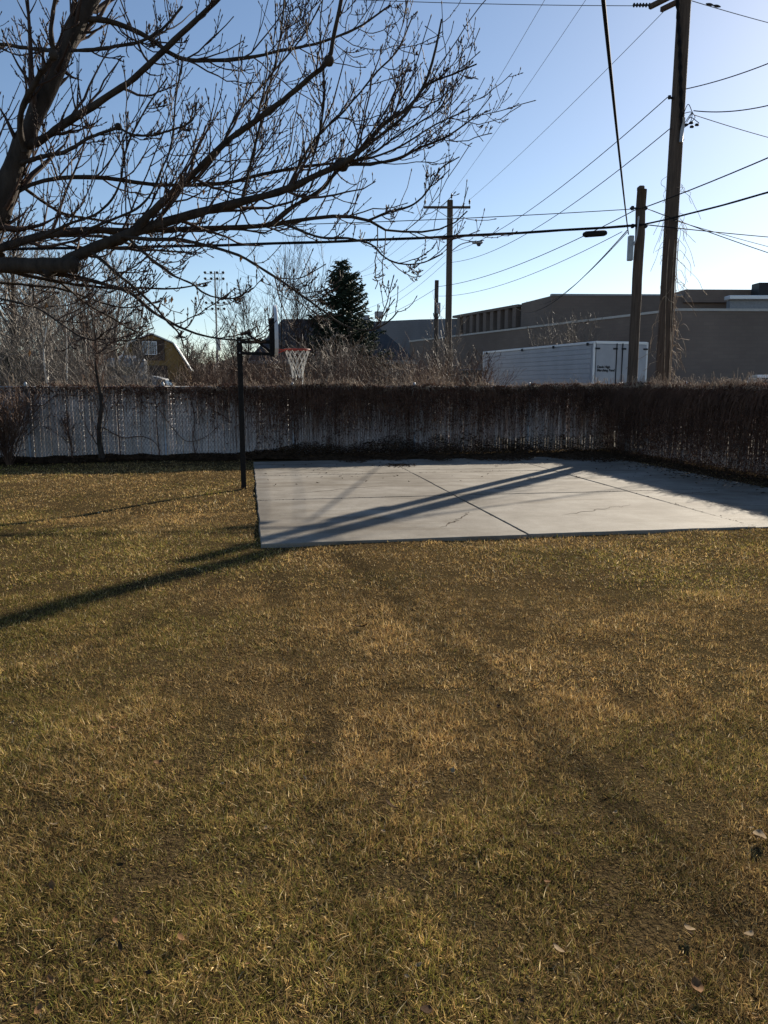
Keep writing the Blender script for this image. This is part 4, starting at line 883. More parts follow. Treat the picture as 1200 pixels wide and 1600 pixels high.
for x in (735,):
    q = P(x, 585, 66.0); e0 = np.array(lowp[0]); e1 = np.array(lowp[5]); d = (e1-e0)/np.linalg.norm(e1-e0); t_ = ((q[0]-e0[0])*d[0]+(q[1]-e0[1])*d[1]); c = e0+d*t_; n_ = np.array([d[1], -d[0]]); n_ = n_ if n_[1] < 0 else -n_
    mb = MB(); mb.box((c[0]+n_[0]*.05, c[1]+n_[1]*.05, 1.5), (3.2, .12, 3.0), np.array([[d[0], d[1], 0], [n_[0], n_[1], 0], [0, 0, 1]])); SB(mb, 'loading_door', material('teal', (.05, .085, .085), rough=.6))
    mb = MB(); mb.box((c[0]+n_[0]*.09, c[1]+n_[1]*.09, 3.06), (3.5, .2, .12), np.array([[d[0], d[1], 0], [n_[0], n_[1], 0], [0, 0, 1]])); SB(mb, 'door_lintel', M['grey'])

e0 = np.array(lowp[0]); e1 = np.array(lowp[5]); dL = (e1-e0)/np.linalg.norm(e1-e0); nL = np.array([dL[1], -dL[0]]); nL = nL if nL[1] < 0 else -nL; axL = np.array([[dL[0], dL[1], 0], [nL[0], nL[1], 0], [0, 0, 1]])
# trailer
q = P(930, 533, 33); TA = math.atan2(3.3, 10)
TZ1 = q[2]; 
tr = thing('semi_trailer', 'white box trailer with marching band lettering parked behind the right fence', 'trailer', (q[0], q[1], 0), TA)
TW, TLn, TZ0 = 2.62, 10.8, 1.12
mb = MB(); mb.box((TW/2, TLn/2+.04, (TZ0+TZ1)/2), (TW-.08, TLn-.06, TZ1-TZ0-.03)); body = mb.build('body', M['white'], tr)
hgt = TZ1-TZ0
for k in range(11):
    for sx in (-1, 1):
        mb = MB(); xx = .028 if sx < 0 else TW-.028; mb.box((xx, TLn/2+.1, TZ0+.10+(hgt-.2)*(k+.5)/11), (.022, TLn-.42, (hgt-.2)/11-.016), bev=.006); mb.build('side_plank', M['white'], body)
for sx in (0, TW):
    for z_, h_ in ((TZ1-.05, .10), (TZ0+.05, .12)):
        mb = MB(); mb.box((sx, TLn/2, z_), (.05, TLn, h_), bev=.01); mb.build('side_rail', M['whiteedge'], tr)
    for y_ in (.035, TLn-.05): 
        mb = MB(); mb.box((sx, y_, (TZ0+TZ1)/2), (.09, .07, hgt), bev=.012); mb.build('corner_post', M['whiteedge'], tr)
for z_ in (TZ1-.05, TZ0+.06):
    mb = MB(); mb.box((TW/2, .02, z_), (TW-.12, .08, .12), bev=.01); mb.build('door_header', M['whiteedge'], tr)
for k, (x0, x1) in enumerate(((.07, 1.04), (1.36, TW-.07))):
    mb = MB(); mb.box(((x0+x1)/2, -.012, (TZ0+TZ1)/2), (x1-x0, .04, hgt-.25), bev=.008); door = mb.build('rear_door', M['white'], tr)
    for sx in (x0+.05, x1-.05):
        for z_ in (TZ0+.45, TZ1-.30):
            mb = MB(); mb.box((sx, -.04, z_), (.22, .04, .07), bev=.01); mb.build('hinge', M['dark'], door)
    if k == 0:
        cu = bpy.data.curves.new('lettering', 'FONT'); cu.body = 'Davis High\nMarching Band'; cu.size = .15; cu.space_line = .95; cu.extrude = .004; cu.offset = .006
        to = bpy.data.objects.new('lettering', cu); COL.objects.link(to); bpy.context.view_layer.update()
        me = bpy.data.meshes.new_from_object(to.evaluated_get(bpy.context.evaluated_depsgraph_get())); bpy.data.objects.remove(to); 
        xs_ = [v.co.x for v in me.vertices]; sc = .86/(max(xs_)-min(xs_)); me.transform(Matrix.Diagonal((sc, sc*1.0, 1, 1)))
        me.materials.clear(); me.materials.append(M['dark']); o = obj('lettering', me, door); o.rotation_euler = (math.pi/2, 0, 0); o.location = (x0+.06, -.037, (TZ0+TZ1)/2+.12)
mb = MB(); mb.box((1.20, -.006, (TZ0+TZ1)/2), (.30, .03, hgt-.25), bev=.006); mb.build('center_panel', M['white'], tr)
for x_ in (1.05, 1.34):
    mb = MB(); mb.tube([(x_, -.05, TZ0+.1), (x_, -.05, TZ1-.08)], .022, 8); mb.build('lock_rod', M['dark'], tr, True)
for y_ in (.5, 3.3, 6.3, TLn-.5):
    mb = MB(); mb.box((-.05, y_, TZ1-.10), (.06, .14, .12), bev=.02); mb.build('marker_lamp', M['dark'], tr)
mb = MB(); mb.bar((.45, .1, TZ0-.1), (.45, TLn-.3, TZ0-.1), .12, .18); mb.bar((TW-.45, .1, TZ0-.1), (TW-.45, TLn-.3, TZ0-.1), .12, .18); mb.build('chassis', M['dark'], tr)
for y_ in (1.6, 2.85):
    for x_ in (.28, TW-.28):
        mb = MB(); an = np.linspace(0, 2*math.pi, 25); pr = [(.28, -.14), (.47, -.14), (.51, -.10), (.51, .10), (.47, .14), (.28, .14)]
        V = np.array([(x_+b, y_+a*math.cos(t), .51+a*math.sin(t)) for a, b in pr for t in an[:-1]]); i = np.arange(24); mb.raw(V, np.vstack([np.stack([k*24+i, k*24+(i+1) % 24, (k+1)*24+(i+1) % 24, (k+1)*24+i], 1) for k in range(5)])); wh_ = mb.build('wheel', M['rubber'], tr, True)
        mb = MB(); V = np.array([(x_+b, y_+a*math.cos(t), .51+a*math.sin(t)) for a, b in [(0, -.06), (.12, -.08), (.27, -.05), (.285, -.13), (.285, .13), (.2, .05), (0, .05)] for t in an[:-1]]); mb.raw(V, np.vstack([np.stack([k*24+i, k*24+(i+1) % 24, (k+1)*24+(i+1) % 24, (k+1)*24+i], 1) for k in range(6)])); mb.build('hub', M['galv'], wh_, True)
for x_ in (.5, TW-.5):
    mb = MB(); mb.box((x_, 8.8, .56), (.12, .12, 1.1)); mb.box((x_, 8.8, .03), (.28, .3, .05)); mb.build('landing_leg', M['grey'], tr)

def vehicle(name, label, loc_, rz, L, Wd, H, paint, van=False):
    t = thing(name, label, 'van' if van else 'car', loc_, rz)
    # side profile, x along the length, extruded over the width with tumblehome
    if van: lo = [(-L/2, .35), (-L/2, 1.0), (-L/2+.05, 1.05), (L/2-.25, 1.0), (L/2, .85), (L/2, .35)]; up = [(-L/2+.03, 1.05), (-L/2+.10, H-.12), (-L/2+.3, H), (L/2-1.75, H), (L/2-1.45, H-.08), (L/2-.75, 1.02)]
    else: lo = [(-L/2, .40), (-L/2+.02, .85), (-L/2+.1, 1.0), (L/2-1.25, 1.0), (L/2-.2, .88), (L/2, .7), (L/2, .38)]; up = [(-L/2+.12, 1.0), (-L/2+.38, H-.14), (-L/2+.65, H), (L/2-2.35, H), (L/2-1.95, H-.10), (L/2-1.22, 1.0)]
    def extr(pr, w0, w1):
        n = len(pr); zmin, zmax = min(p[1] for p in pr), max(p[1] for p in pr)
        wz = lambda z: w0+(w1-w0)*((z-zmin)/(zmax-zmin))
        V = [(x, -wz(z), z) for x, z in pr]+[(x, wz(z), z) for x, z in pr]
        mb = MB(); mb.raw(V, [[i, (i+1) % n, n+(i+1) % n, n+i] for i in range(n)]); 
        mb.raw(V, [list(range(n))[::-1]]); mb.raw(V, [list(range(n, 2*n))]); return mb
    bd = extr(lo, Wd/2-.03, Wd/2).build('body', paint, t)
    cb_ = extr(up, Wd/2-.03, Wd/2-.22).build('cabin', paint, t)
    zc0, zc1 = 1.06, H-.14
    ww = lambda z: Wd/2-.03-.19*((z-1.0)/(H-1.0))+.006
    xr = [(-L/2+.45, -L/2+1.25), (-L/2+1.33, -L/2+2.2), (-L/2+2.28, L/2-1.75)] if not van else [(-L/2+.4, -L/2+1.5), (-L/2+1.6, -L/2+2.8), (-L/2+2.9, L/2-1.5)]
    for sy in (-1, 1):
        for (a, b) in xr:
            mb = MB(); V = [(a, sy*ww(zc0), zc0), (b, sy*ww(zc0), zc0), (b-.06, sy*ww(zc1), zc1), (a+.06, sy*ww(zc1), zc1)]; V2 = [(x, y-sy*.012, z) for x, y, z in V]
            mb.raw(V+V2, [[0, 1, 2, 3], [7, 6, 5, 4], [0, 4, 5, 1], [1, 5, 6, 2], [2, 6, 7, 3], [3, 7, 4, 0]]); mb.build('side_window', M['glass'], cb_)
    for nm, (x0, z0), (x1, z1), e in (('windshield', up[5], up[4], .02), ('rear_window', up[0], up[1], -.02)):
        mb = MB(); f0, f1 = .10, .92; A_ = [(x0+(x1-x0)*f+e*.6, z0+(z1-z0)*f+.012) for f in (f0, f1)]
        V = [(A_[0][0], -ww(A_[0][1])+.1, A_[0][1]), (A_[0][0], ww(A_[0][1])-.1, A_[0][1]), (A_[1][0], ww(A_[1][1])-.1, A_[1][1]), (A_[1][0], -ww(A_[1][1])+.1, A_[1][1])]; V2 = [(x-e*.8, y, z-.012) for x, y, z in V]
        mb.raw(V+V2, [[0, 1, 2, 3], [7, 6, 5, 4], [0, 4, 5, 1], [1, 5, 6, 2], [2, 6, 7, 3], [3, 7, 4, 0]]); mb.build(nm, M['glass'], cb_)
    an = np.linspace(0, 2*math.pi, 21)[:-1]; i = np.arange(20)
    for x_ in (-L/2+.85, L/2-.9):
        for sy in (-1, 1):
            pr = [(.0, -.10), (.2, -.11), (.30, -.11), (.34, -.07), (.34, .09), (.2, .11), (0, .08)]; V = np.array([(x_+a*math.cos(k), sy*(Wd/2-.12)-sy*b, .34+a*math.sin(k)) for a, b in pr for k in an]); mb = MB(); mb.raw(V, np.vstack([np.stack([k*20+i, k*20+(i+1) % 20, (k+1)*20+(i+1) % 20, (k+1)*20+i], 1) for k in range(6)])); mb.build('wheel', M['rubber'], t, True)
    for sy in (-1, 1):
        mb = MB(); mb.box((L/2-.03, sy*(Wd/2-.25), .78), (.1, .3, .13), bev=.03); mb.build('headlight', M['whiteedge'], bd)
        mb = MB(); mb.box((-L/2+.02, sy*(Wd/2-.15), .85), (.08, .16, .3), bev=.02); mb.build('tail_light', M['rim'], bd)
    return t
q = P(1193, 588, 36); vehicle('parked_van', 'white van partly seen at the right edge over the fence', (q[0]+1.0, 36.5, 0), R(112), 4.9, 1.95, q[2]+.08, M['whiteedge'], True)
q = P(1178, 594, 33.5); st = thing('small_sign', 'small pale sign on a post left of the white van', 'sign', (q[0], 33.5, 0))
mb = MB(); mb.bar((0, .03, -.1), (0, .03, q[2]+.1), .05, .04); mb.build('sign_post', M['grey'], st)
mb = MB(); mb.box((0, 0, q[2]), (.26, .02, .42), bev=.004); pl = mb.build('sign_plate', M['copper'], st)
for k in range(3):
    mb = MB(); mb.box((0, -.013, q[2]+.12-.12*k), (.2, .006, .035)); mb.build('sign_line', M['grey'], pl)

# ------------------------------------------------------------------ left background: house, shed, vehicles, light tower
hs = thing('house', 'house with a dark grey hip roof behind the backboard and brush', 'house', (-3.0, 43, 0))
mb = MB(); mb.prism([(-3.4, -3.5), (4.2, -3.5), (4.2, 4), (-3.4, 4)], -.1, 3.05); mb.build('wall', M['siding'], hs)
zr = P(470, 498, 43)[2]; zi = 2.95; e = .45
V = [(-3.4-e, -3.5-e, zi), (4.2+e, -3.5-e, zi), (4.2+e, 4+e, zi), (-3.4-e, 4+e, zi), (P(441, 498, 43)[0]+3.0, .2, zr), (2.2, .2, zr)]
mb = MB(); mb.raw(V, [[0, 1, 5, 4], [2, 3, 4, 5]], [[1, 2, 5], [3, 0, 4]], [[0, 3, 2, 1]]); rf = mb.build('roof', M['roofgrey'], hs)
mb = MB(); mb.box((-.6, .6, zr-.05), (.5, .5, .5)); mb.build('vent', M['roofgrey'], rf)
mb = MB(); mb.bar((-3.4-e, -3.5-e-.03, zi-.06), (4.2+e, -3.5-e-.03, zi-.06), .05, .18); mb.build('fascia', M['siding'], hs)
for x in (-2.2, .2, 2.6):
    mb = MB(); mb.box((x, -3.53, 1.7), (1.3, .1, 1.1)); f = mb.build('window', M['white'], hs); mb = MB(); mb.box((x, -3.59, 1.7), (1.1, .03, .9)); mb.build('pane', M['glass'], f)

BY = 40.0; bc = P(240, 600, BY)
barn = thing('gambrel_shed', 'ochre gambrel shed with a white lattice window and bright roof edge', 'shed', (bc[0], BY, 0), R(12.3))
hz = lambda y: P(240, y, BY)[2]
hw = 1.78; z1, z2, z3 = hz(577), hz(537), hz(523)
prof = [(-hw, -.05), (hw, -.05), (hw, z1), (1.02, z2), (0, z3), (-1.02, z2), (-hw, z1)]
V = [(x, 0, z) for x, z in prof]+[(x, 4.5, z) for x, z in prof]; n = 7
mb = MB(); mb.raw(V, [[i, (i+1) % n, n+(i+1) % n, n+i] for i in range(n)]); mb.raw(V, [list(range(n))]); mb.raw(V, [list(range(n, 2*n))[::-1]]); mb.build('wall', M['ochre'], barn)
rfp = [(hw+.12, z1-.10), (1.05, z2+.03), (0, z3+.04), (-1.05, z2+.03), (-hw-.12, z1-.10)]
mb = MB()
for (a, b) in zip(rfp[:-1], rfp[1:]):
    d = np.array([b[0]-a[0], b[1]-a[1]]); d /= np.linalg.norm(d); nn = np.array([d[1], -d[0]])*.06; nn = nn if nn[1] > 0 else -nn
    V = [(a[0], -.18, a[1]), (b[0], -.18, b[1]), (b[0], 4.7, b[1]), (a[0], 4.7, a[1])]; V2 = [(x+nn[0], y, z+nn[1]) for x, y, z in V]
    mb.raw(V+V2, [[0, 1, 2, 3], [7, 6, 5, 4], [0, 4, 5, 1], [1, 5, 6, 2], [2, 6, 7, 3], [3, 7, 4, 0]])
mb.build('roof', material('metalroof', (.62, .62, .60), rough=.3, metal=.3), barn)
mb = MB(); mb.prism([(-.95, -.06), (.62, -.06), (.62, -.003), (-.95, -.003)], hz(563), hz(531)); up_ = mb.build('gable_panel', M['brownpaint'], barn)
wx, wz = -.10, hz(544)
mb = MB()
for c, s_ in (((wx-.33, -.085, wz), (.05, .05, .66)), ((wx+.33, -.085, wz), (.05, .05, .66)), ((wx, -.085, wz+.31), (.61, .05, .05)), ((wx, -.085, wz-.31), (.61, .05, .05))): mb.box(c, s_)
wf = mb.build('window_frame', M['whiteedge'], up_)
mb = MB(); mb.box((wx, -.07, wz), (.6, .02, .56)); mb.build('pane', M['glass'], wf)
for k in range(-2, 3):
    mb = MB(); mb.box((wx+k*.11, -.10, wz), (.02, .02, .57)); mb.build('lattice_bar', M['whiteedge'], wf)
    mb = MB(); mb.box((wx, -.103, wz+k*.1), (.61, .02, .02)); mb.build('lattice_bar', M['whiteedge'], wf)
mb = MB(); mb.prism([(-.95, -.06), (.72, -.06), (.72, -.003), (-.95, -.003)], .02, hz(571)); mb.build('door', M['brownpaint'], barn)
mb = MB(); mb.box((hw-.02, -.06, z1/2-.1), (.12, .1, z1-.1)); mb.build('corner_trim', M['ochre'], barn)

q = P(186, 560, 34); cp = thing('camper_trailer', 'pale grey camper trailer half hidden by bare trees left of the shed', 'camper', (q[0], 34.6, 0), R(22))
zt = q[2]; mb = MB(); mb.box((0, 1.0, (zt+.55)/2), (1.75, 4.6, zt-.55), bev=.12); bdy = mb.build('body', M['grey'], cp)
for k in range(4):
    mb = MB(); mb.box((0, -1.31, .9+k*.34), (1.5, .02, .025)); mb.build('trim_strip', M['grey'], bdy)
mb = MB(); mb.box((-.3, -1.315, zt-.62), (1.0, .03, .5), bev=.01); mb.build('window', M['glass'], bdy)
mb = MB(); mb.box((.2, .6, zt+.06), (.7, .7, .2), bev=.04); mb.build('roof_vent', M['whiteedge'], bdy)
mb = MB(); mb.box((0, 1.0, .5), (1.2, 4.4, .12)); mb.build('chassis', M['dark'], cp)
for sx in (-1, 1):
    mb = MB(); mb.tube([(sx*.70, 1.3, .33), (sx*.86, 1.3, .33)], .33, 20); mb.build('wheel', M['rubber'], cp)
q = P(240, 588, 31); vehicle('parked_car', 'dusty grey car showing only its roof above the fence, before the shed', (q[0], 31.5, 0), R(6), 4.5, 1.85, q[2]+.02, M['grey'])

q = P(340, 560, 150); lt = thing('stadium_light_tower', 'far stadium light tower with two racks of floodlights', 'light tower', (q[0], 150, 0))
zt = P(333, 424, 150)[2]
mb = MB(); mb.tube([(0, 0, -.5), (0, 0, zt)], [.26, .11], 10); mb.build('mast', M['galv'], lt, True)
for zz in (P(333, 428, 150)[2], P(333, 475, 150)[2]):
    for r_ in range(2):
        mb = MB(); mb.bar((-1.9, -.2, zz-r_*1.1), (1.9, -.2, zz-r_*1.1), .10, .10); ck = mb.build('rack', M['galv'], lt)
        for k in range(4 if r_ == 0 else 4):
            mb = MB(); x_ = -1.7+k*1.13; mb.lathe([(.08, -.05), (.30, .22), (.30, .30), (.1, .4)], (x_, -.5, zz-r_*1.1), 10); mb.build('floodlight', M['dark'], ck, True)
mb = MB(); mb.box((.3, -.2, P(340, 538, 150)[2]), (.8, .6, 2.4)); mb.build('control_box', M['galv'], lt)

# spruce
def conifer(name, label, base, H, wid, seed, mat, levels=34, per=11, tuft=10, cat='tree', group=None, z0=.3):
    global rng; rng = np.random.default_rng(seed)
    t = thing(name, label, cat, tuple(base), 0, group)
    mb = MB(); mb.tube([(0, 0, -.1), (.02, 0, H*.5), (0, .01, H)], [H*.016, H*.01, .008], 7); mb.build('trunk', M['bark'], t, True)
    nb = levels*per; h = z0+(H-z0)*rng.random(nb)**1.05*.985; az = rng.uniform(0, 2*math.pi, nb)
    L = wid*.5*np.clip((H-h)/(H-z0), 0, 1)**.72*rng.uniform(.5, 1.25, nb)+.05
    u = np.linspace(0, 1, 6)
    rr_ = L[:, None]*u; zz = h[:, None]-.18*L[:, None]*np.sin(u*2.2)[None]+.22*L[:, None]*u[None]**3
    B_ = np.stack([np.cos(az)[:, None]*rr_, np.sin(az)[:, None]*rr_, zz], -1)
    mb = MB(); strands(mb, B_, np.linspace(.018, .004, 6)[None].repeat(nb, 0), 3); ob = mb.build('boughs', M['bark'], t, True); ob['kind'] = 'stuff'
    C, A1_, A2_ = [], [], []
    kk = np.repeat(np.arange(nb), np.maximum(3, (L*tuft*1.5).astype(int))); f = rng.random(len(kk))**.8*4.999; i = f.astype(int); fr = (f-i)[:, None]
    c = B_[kk, i]*(1-fr)+B_[kk, i+1]*fr; tn = B_[kk, i+1]-B_[kk, i]; tn /= np.linalg.norm(tn, axis=1, keepdims=True)+1e-9
    sd = np.cross(tn, [0, 0, 1.]); n_ = len(c); s1 = rng.uniform(-1, 1, n_)[:, None]
    d = tn*.8+sd*s1+np.array([0, 0, -.25])+rng.normal(size=(n_, 3))*.25; d /= np.linalg.norm(d, axis=1, keepdims=True)
    ln = rng.uniform(.08, .22, n_)[:, None]
    tw = c[:, None]+d[:, None]*ln[:, None]*np.linspace(0, 1, 3)[None, :, None]; tw[:, 2, 2] -= .03
    mb = MB(); strands(mb, tw, np.array([[.026, .034, .006]]).repeat(n_, 0), 3)
    # needle sprays on each twiglet
    k2 = np.repeat(np.arange(n_), 3); cc = tw[k2, 0]+(tw[k2, 2]-tw[k2, 0])*rng.random((len(k2), 1)); dd = d[k2]+rndunit(len(k2))*.8; dd /= np.linalg.norm(dd, axis=1, keepdims=True)
    ax = np.cross(dd, rndunit(len(k2))); ax /= np.linalg.norm(ax, axis=1, keepdims=True)+1e-9
    cards(mb, cc+dd*.04, ax*.017, dd*.065)
    ob = mb.build('needles', mat, t, True); ob['kind'] = 'stuff'
    return t
sb = P(536, 600, 35.0); conifer('spruce_tree', 'dark green spruce standing behind the brush right of the net', (sb[0], 35, 0), P(522, 402, 35)[2], 5.2, 301, M['needle'], 48, 14, 13)
sb = P(205, 600, 62); conifer('conifer_tree', 'small far conifer showing above the camper trailer', (sb[0], 62, 0), P(205, 502, 62)[2], 3.6, 302, M['needle'], 30, 10, 9)
sb = P(20, 600, 24); conifer('evergreen_shrub', 'low dark evergreen shrub behind the fence at far left', (sb[0], 24, 0), P(20, 545, 24)[2], 3.6, 303, M['juniper'], 26, 10, 8, cat='shrub', z0=.1)

# bare trees behind the fence
def at(px, Y): return (P(px, 600, Y)[0], Y, 0)
bare_tree('birch_tree', 'slim pale barked birch seen above the left end of the fence', at(82, 20.5), P(80, 425, 20.5)[2], .055, 401, M['palebark'], M['greytwig'], (-.015, 0), .3, .6, 16, 8, 6, .005)
bare_tree('birch_tree', 'second pale birch just right of the first, thinner', at(106, 21.0), P(106, 440, 21)[2], .038, 402, M['palebark'], M['greytwig'], (.0, 0), .35, .6, 13, 7, 6, .005)
bare_tree('bare_tree', 'dark leaning bare tree at the far left edge behind the fence', at(8, 27), 7.2, .17, 403, M['bark'], M['greytwig'], (.10, 0), .2, .7, 20, 11, 9, .007)
bare_tree('bare_tree', 'dark bare tree leaning right behind the evergreen shrub', at(24, 30), 6.8, .15, 404, M['bark'], M['greytwig'], (.14, .0), .25, .75, 20, 11, 9, .007)
bare_tree('bare_tree', 'grey bare tree with an upright trunk in front of the camper trailer', at(186, 27), P(194, 425, 27)[2], .10, 405, M['wood'], M['greytwig'], (.03, 0), .4, .6, 16, 8, 7, .006)
bare_tree('bare_tree', 'thin grey bare tree rising right of the camper, left of the shed', at(214, 26), P(220, 470, 26)[2], .07, 406, M['greytwig'], M['greytwig'], (.01, 0), .3, .55, 14, 8, 6, .005)
bare_tree('bare_tree', 'many stemmed brown bare tree behind the two birches', at(130, 26), 5.6, .06, 407, M['redtwig'], M['greytwig'], (0, 0), .1, .7, 16, 8, 7, .006, stems=4)
bare_tree('bare_tree', 'tangled brown bare tree between the birches and the camper', at(60, 34), 7.0, .09, 408, M['bark'], M['greytwig'], (.02, 0), .12, .75, 17, 10, 8, .008, stems=3)
bare_tree('bare_tree', 'wide tangled bare tree far behind the left fence', at(150, 44), 8.0, .12, 409, M['bark'], M['redtwig'], (0, 0), .12, .8, 18, 10, 8, .010, stems=3)
bare_tree('bare_tree', 'slender bare tree with fine upright twigs left of the spruce', at(447, 33), P(447, 425, 33)[2], .06, 410, M['bark'], M['twig'], (0, 0), .3, .5, 18, 8, 6, .006, trop=.5)
bare_tree('bare_tree', 'finest bare tree standing behind the backboard', at(474, 34), P(474, 445, 34)[2], .055, 411, M['bark'], M['twig'], (.0, 0), .3, .5, 16, 8, 5, .006, trop=.5)
bare_tree('bare_tree', 'low bare tree left of the backboard', at(391, 31), P(391, 475, 31)[2], .05, 412, M['bark'], M['twig'], (0, 0), .25, .65, 15, 8, 5, .006, trop=.4)
bare_tree('bare_tree', 'sprawling sapling with sunlit stems before the distant short pole', at(705, 24), P(640, 505, 24)[2], .022, 413, M['greytwig'], M['greytwig'], (-.12, 0), .05, .6, 9, 4, 2, .005, trop=.3, stems=5)
bare_tree('bare_tree', 'dark sapling spreading in front of the trailer side', at(745, 22), P(790, 545, 22)[2], .02, 414, M['twig'], M['twig'], (.10, 0), .05, .75, 8, 4, 3, .005, trop=.3, stems=4)
bare_tree('bare_tree', 'bushy bare tree between the far light tower and the hoop', at(372, 62), P(372, 528, 62)[2], .10, 415, M['bark'], M['greytwig'], (0, 0), .1, .8, 20, 10, 8, .012, stems=3)
bare_tree('bare_tree', 'rounded far bare tree right of the shed roof', at(300, 70), P(300, 520, 70)[2], .12, 416, M['bark'], M['greytwig'], (0, 0), .1, .8, 20, 10, 8, .014, stems=3)
bare_tree('bare_tree', 'far bare tree low behind the light tower', at(335, 78), P(335, 540, 78)[2], .12, 417, M['bark'], M['redtwig'], (0, 0), .1, .85, 20, 10, 8, .014, stems=3)
bare_tree('bare_tree', 'arching grey shrub tree spilling in front of the spruce', at(515, 27), P(500, 505, 27)[2], .05, 418, M['bark'], M['greytwig'], (0, 0), .15, 1.0, 14, 9, 6, .005, trop=-.25, stems=3)
for k, (px, Y, h) in enumerate(((5, 52, 8), (45, 58, 9), (95, 55, 8.5), (135, 60, 8.8), (175, 64, 8))):
    bare_tree('bare_tree', ('far bare tree at the left edge of the picture', 'far bare tree behind the dark leaning trunks', 'far bare tree behind the two birches', 'far bare tree just left of the camper', 'far bare tree rising behind the camper')[k], at(px, Y), h, .15, 430+k, M['bark'], M['redtwig'] if k % 2 else M['greytwig'], (0, 0), .12, .8, 20, 10, 7, .010, stems=2, group='far bare trees behind the left fence')
# fine twigs over the trailer roof from beyond the frame of the fence
bare_tree('shrub', 'thin bare shrub against the school wall behind the trailer', at(845, 47), P(845, 510, 47)[2], .03, 440, M['twig'], M['greytwig'], (0, 0), .3, .6, 9, 6, 3, .007, stems=3, cat='shrub', trop=.4)
bare_tree('shrub', 'second bare shrub against the school wall, nearer the trailer door', at(905, 46), P(905, 505, 46)[2], .03, 441, M['twig'], M['greytwig'], (0, 0), .3, .6, 9, 6, 3, .007, stems=3, cat='shrub', trop=.4)

# brush thicket behind the fence, one mass of stems
rng = np.random.default_rng(501)
def thicket(name, label, pxs, ys, n, hf, mat, rad, droop):
    global rng
    px = rng.uniform(pxs[0], pxs[1], n); Y = rng.uniform(ys[0], ys[1], n); b = np.array([at(a, c) for a, c in zip(px, Y)])
    H = np.array([hf(a) for a in px])*rng.uniform(.55, 1.12, n); N = 6; u = np.linspace(0, 1, N); az = rng.uniform(0, 2*math.pi, n); sp = rng.uniform(.1, .9, n)*H*.55
    pt = b[:, None]+np.stack([np.cos(az)[:, None]*sp[:, None]*u[None]**1.6, np.sin(az)[:, None]*sp[:, None]*u[None]**1.6, H[:, None]*(u[None]*(1+droop)-droop*u[None]**3)], -1)
    w = np.cumsum(rng.normal(size=(n, N, 3))*.035, 1); w -= w[:, :1]; pt += w
    Rr = np.repeat((rad*np.linspace(1.3, .45, N))[None], n, 0)*rng.uniform(.6, 1.3, n)[:, None]
    mb = MB(); strands(mb, pt, Rr, 3)
    P2, R2 = spawn(pt, Rr, 4, .3, 1, .7, .25, .34, .05, .09, .6, rad*.45, 4); strands(mb, P2, R2, 3)
    o = mb.build(name, mat, None, True); tag(o, label, 'brush', kind='stuff'); return o
thicket('brush_thicket', 'reddish brown brush thicket above the middle of the back fence', (290, 770), (20.9, 27), 1500, lambda a: np.interp(a, [290, 380, 440, 520, 600, 680, 700, 770], [2.0, 2.2, 2.5, 2.7, 2.5, 2.45, 2.3, 2.0]), M['redtwig'], .0075, .25)
thicket('brush_thicket', 'grey sunlit arching brush behind the net and before the spruce', (455, 640), (21.2, 25), 300, lambda a: np.interp(a, [455, 500, 560, 640], [2.6, 2.9, 2.6, 2.3]), M['greytwig'], .0065, .55)
thicket('brush_thicket', 'pale tangle of twigs behind the left stretch of fence', (-40, 260), (19.5, 25), 800, lambda a: np.interp(a, [-40, 100, 180, 260], [3.0, 3.1, 2.6, 2.1]), M['greytwig'], .0065, .2)
thicket('brush_thicket', 'low brown brush filling the gap between the shed and the house', (285, 440), (29, 40), 700, lambda a: 2.7, M['redtwig'], .010, .2)
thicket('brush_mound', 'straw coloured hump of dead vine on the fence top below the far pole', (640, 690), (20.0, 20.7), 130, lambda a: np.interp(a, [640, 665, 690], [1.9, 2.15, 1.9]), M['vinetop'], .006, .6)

# shrubs in front of the fence at the left
def fence_front(px, off): s = s_at(px); p = FBL+FX*s+FN*off; return (p[0], p[1], 0)
bare_tree('shrub', 'bare brown many stemmed shrub at the left end of the fence', fence_front(22, .75), 1.55, .012, 601, M['redtwig'], M['redtwig'], (0, 0), .12, .5, 6, 4, 2, .0038, trop=.3, stems=34, fan=.42, cat='shrub')
bare_tree('shrub', 'thick trunked dead shrub climbing straight up the white fence', fence_front(160, .35), P(153, 480, 17.6)[2], .075, 602, M['bark'], M['vine'], (-.01, .0), .03, .5, 30, 3, 2, .0045, trop=.5, cat='shrub', lenf=.20, rf1=.2)
bare_tree('shrub', 'small thin shrub before the fence between the trunk and the left shrub', fence_front(114, .3), 1.1, .016, 603, M['vine'], M['vine'], (-.05, 0), .15, .5, 8, 4, 2, .004, trop=.4, stems=2, cat='shrub')

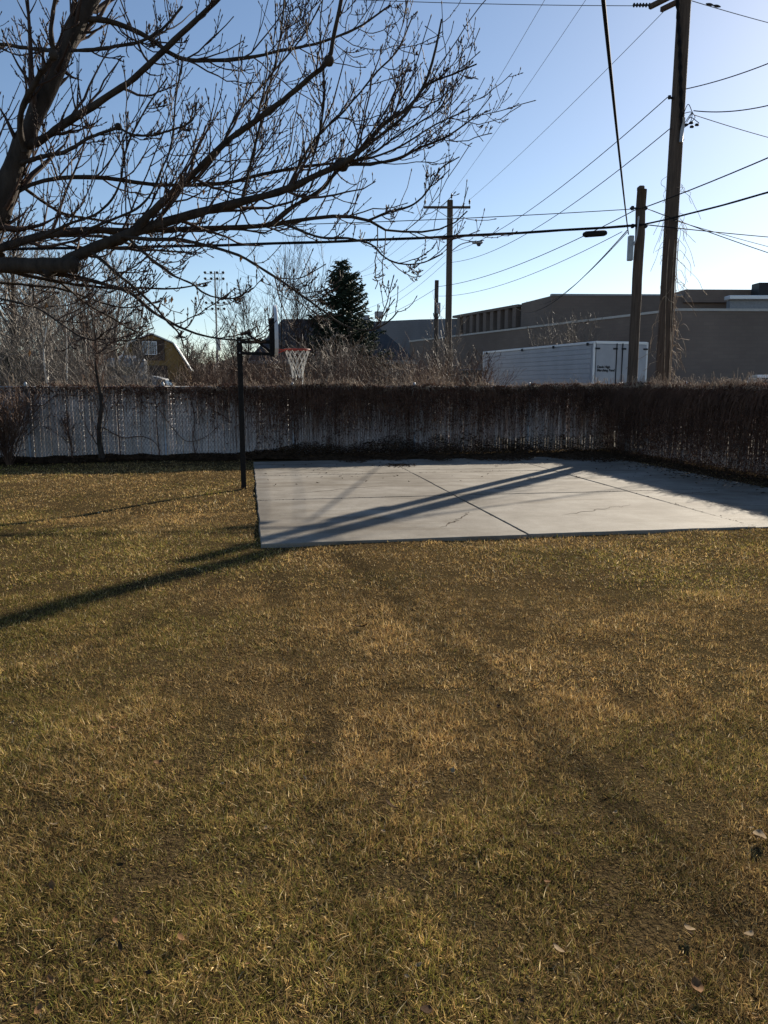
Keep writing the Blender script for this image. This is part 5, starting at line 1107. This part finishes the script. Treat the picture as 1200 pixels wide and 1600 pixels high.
# ------------------------------------------------------------------ fallen leaves on the lawn
rng = np.random.default_rng(701)
def leaf(p, L, Wd, curl, mat, rz, tilt, label, group=None):
    n = 7; u = np.linspace(-1, 1, n); wv = Wd*np.clip(1-u**2, .02, 1)**.8; V = []
    for k in range(n):
        y = u[k]*L/2; zc = curl*L*(u[k]**2)*.6
        V += [(-wv[k]/2, y, zc+curl*Wd*.5), (0, y, zc), (wv[k]/2, y, zc+curl*Wd*.5)]
    Fq = [[k*3+j, k*3+j+1, k*3+j+4, k*3+j+3] for k in range(n-1) for j in range(2)]
    V = np.array(V); mb = MB(); mb.raw(np.vstack([V, V+[0, 0, .0015]]), [f[::-1] for f in Fq], [[a+21 for a in f] for f in Fq])
    o = mb.build('fallen_leaf', mat, None, True); o.location = p; o.rotation_euler = (tilt, rng.normal()*.25, rz); return tag(o, label, 'leaf', group)
special = [(1185, 1322, .085, .05, 'leafpale', 'large curled pale leaf at the right edge of the lawn'), (1087, 1562, .05, .036, 'leafbrown', 'orange brown leaf near the lower right corner of the lawn'), (1077, 1468, .045, .025, 'leafpale', 'pale narrow leaf above the orange brown leaf'), (1168, 1480, .05, .025, 'leafpale', 'pale leaf on dark grass near the right edge'), (872, 1497, .045, .02, 'leafpale', 'small white leaf scrap in the middle of the lower lawn'), (248, 1201, .045, .03, 'leafbrown', 'dark brown leaf alone on the left middle lawn'), (282, 1480, .035, .024, 'leafbrown', 'brown leaf in the lower left grass'), (565, 983, .10, .06, 'litter', 'dark leaf clump on the lawn below the slab'), (610, 1268, .07, .02, 'litter', 'dark twig like leaf strip in the centre of the lawn'), (665, 1594, .045, .03, 'litter', 'dark leaf at the bottom edge of the picture')]
for x, y, L_, W_, mt, lab in special:
    p = G(x, y); p[2] = float(lawn_h(np.array(p[0]), np.array(p[1])))+.028; leaf(p, L_, W_, .22, M[mt], rng.uniform(0, 6.3), rng.normal()*.3, lab)
for k in range(70):
    x, y = rng.uniform(0, 1200), 880+720*rng.random()**1.2; p = G(x, y)
    if inside_slab(p[0], p[1]): continue
    p[2] = float(lawn_h(np.array(p[0]), np.array(p[1])))+rng.uniform(.016, .03)
    mt = ['leafpale', 'leafbrown', 'litter'][int(rng.integers(0, 3))]
    leaf(p, rng.uniform(.016, .040), rng.uniform(.008, .020), .25, M[mt], rng.uniform(0, 6.3), rng.normal()*.35, {'leafpale': 'small pale dry leaf scrap lying in the lawn grass', 'leafbrown': 'small brown dry leaf lying in the lawn grass', 'litter': 'small blackened leaf lying in the lawn grass'}[mt], {'leafpale': 'pale leaf scraps on the lawn', 'leafbrown': 'brown leaves on the lawn', 'litter': 'blackened leaves on the lawn'}[mt])
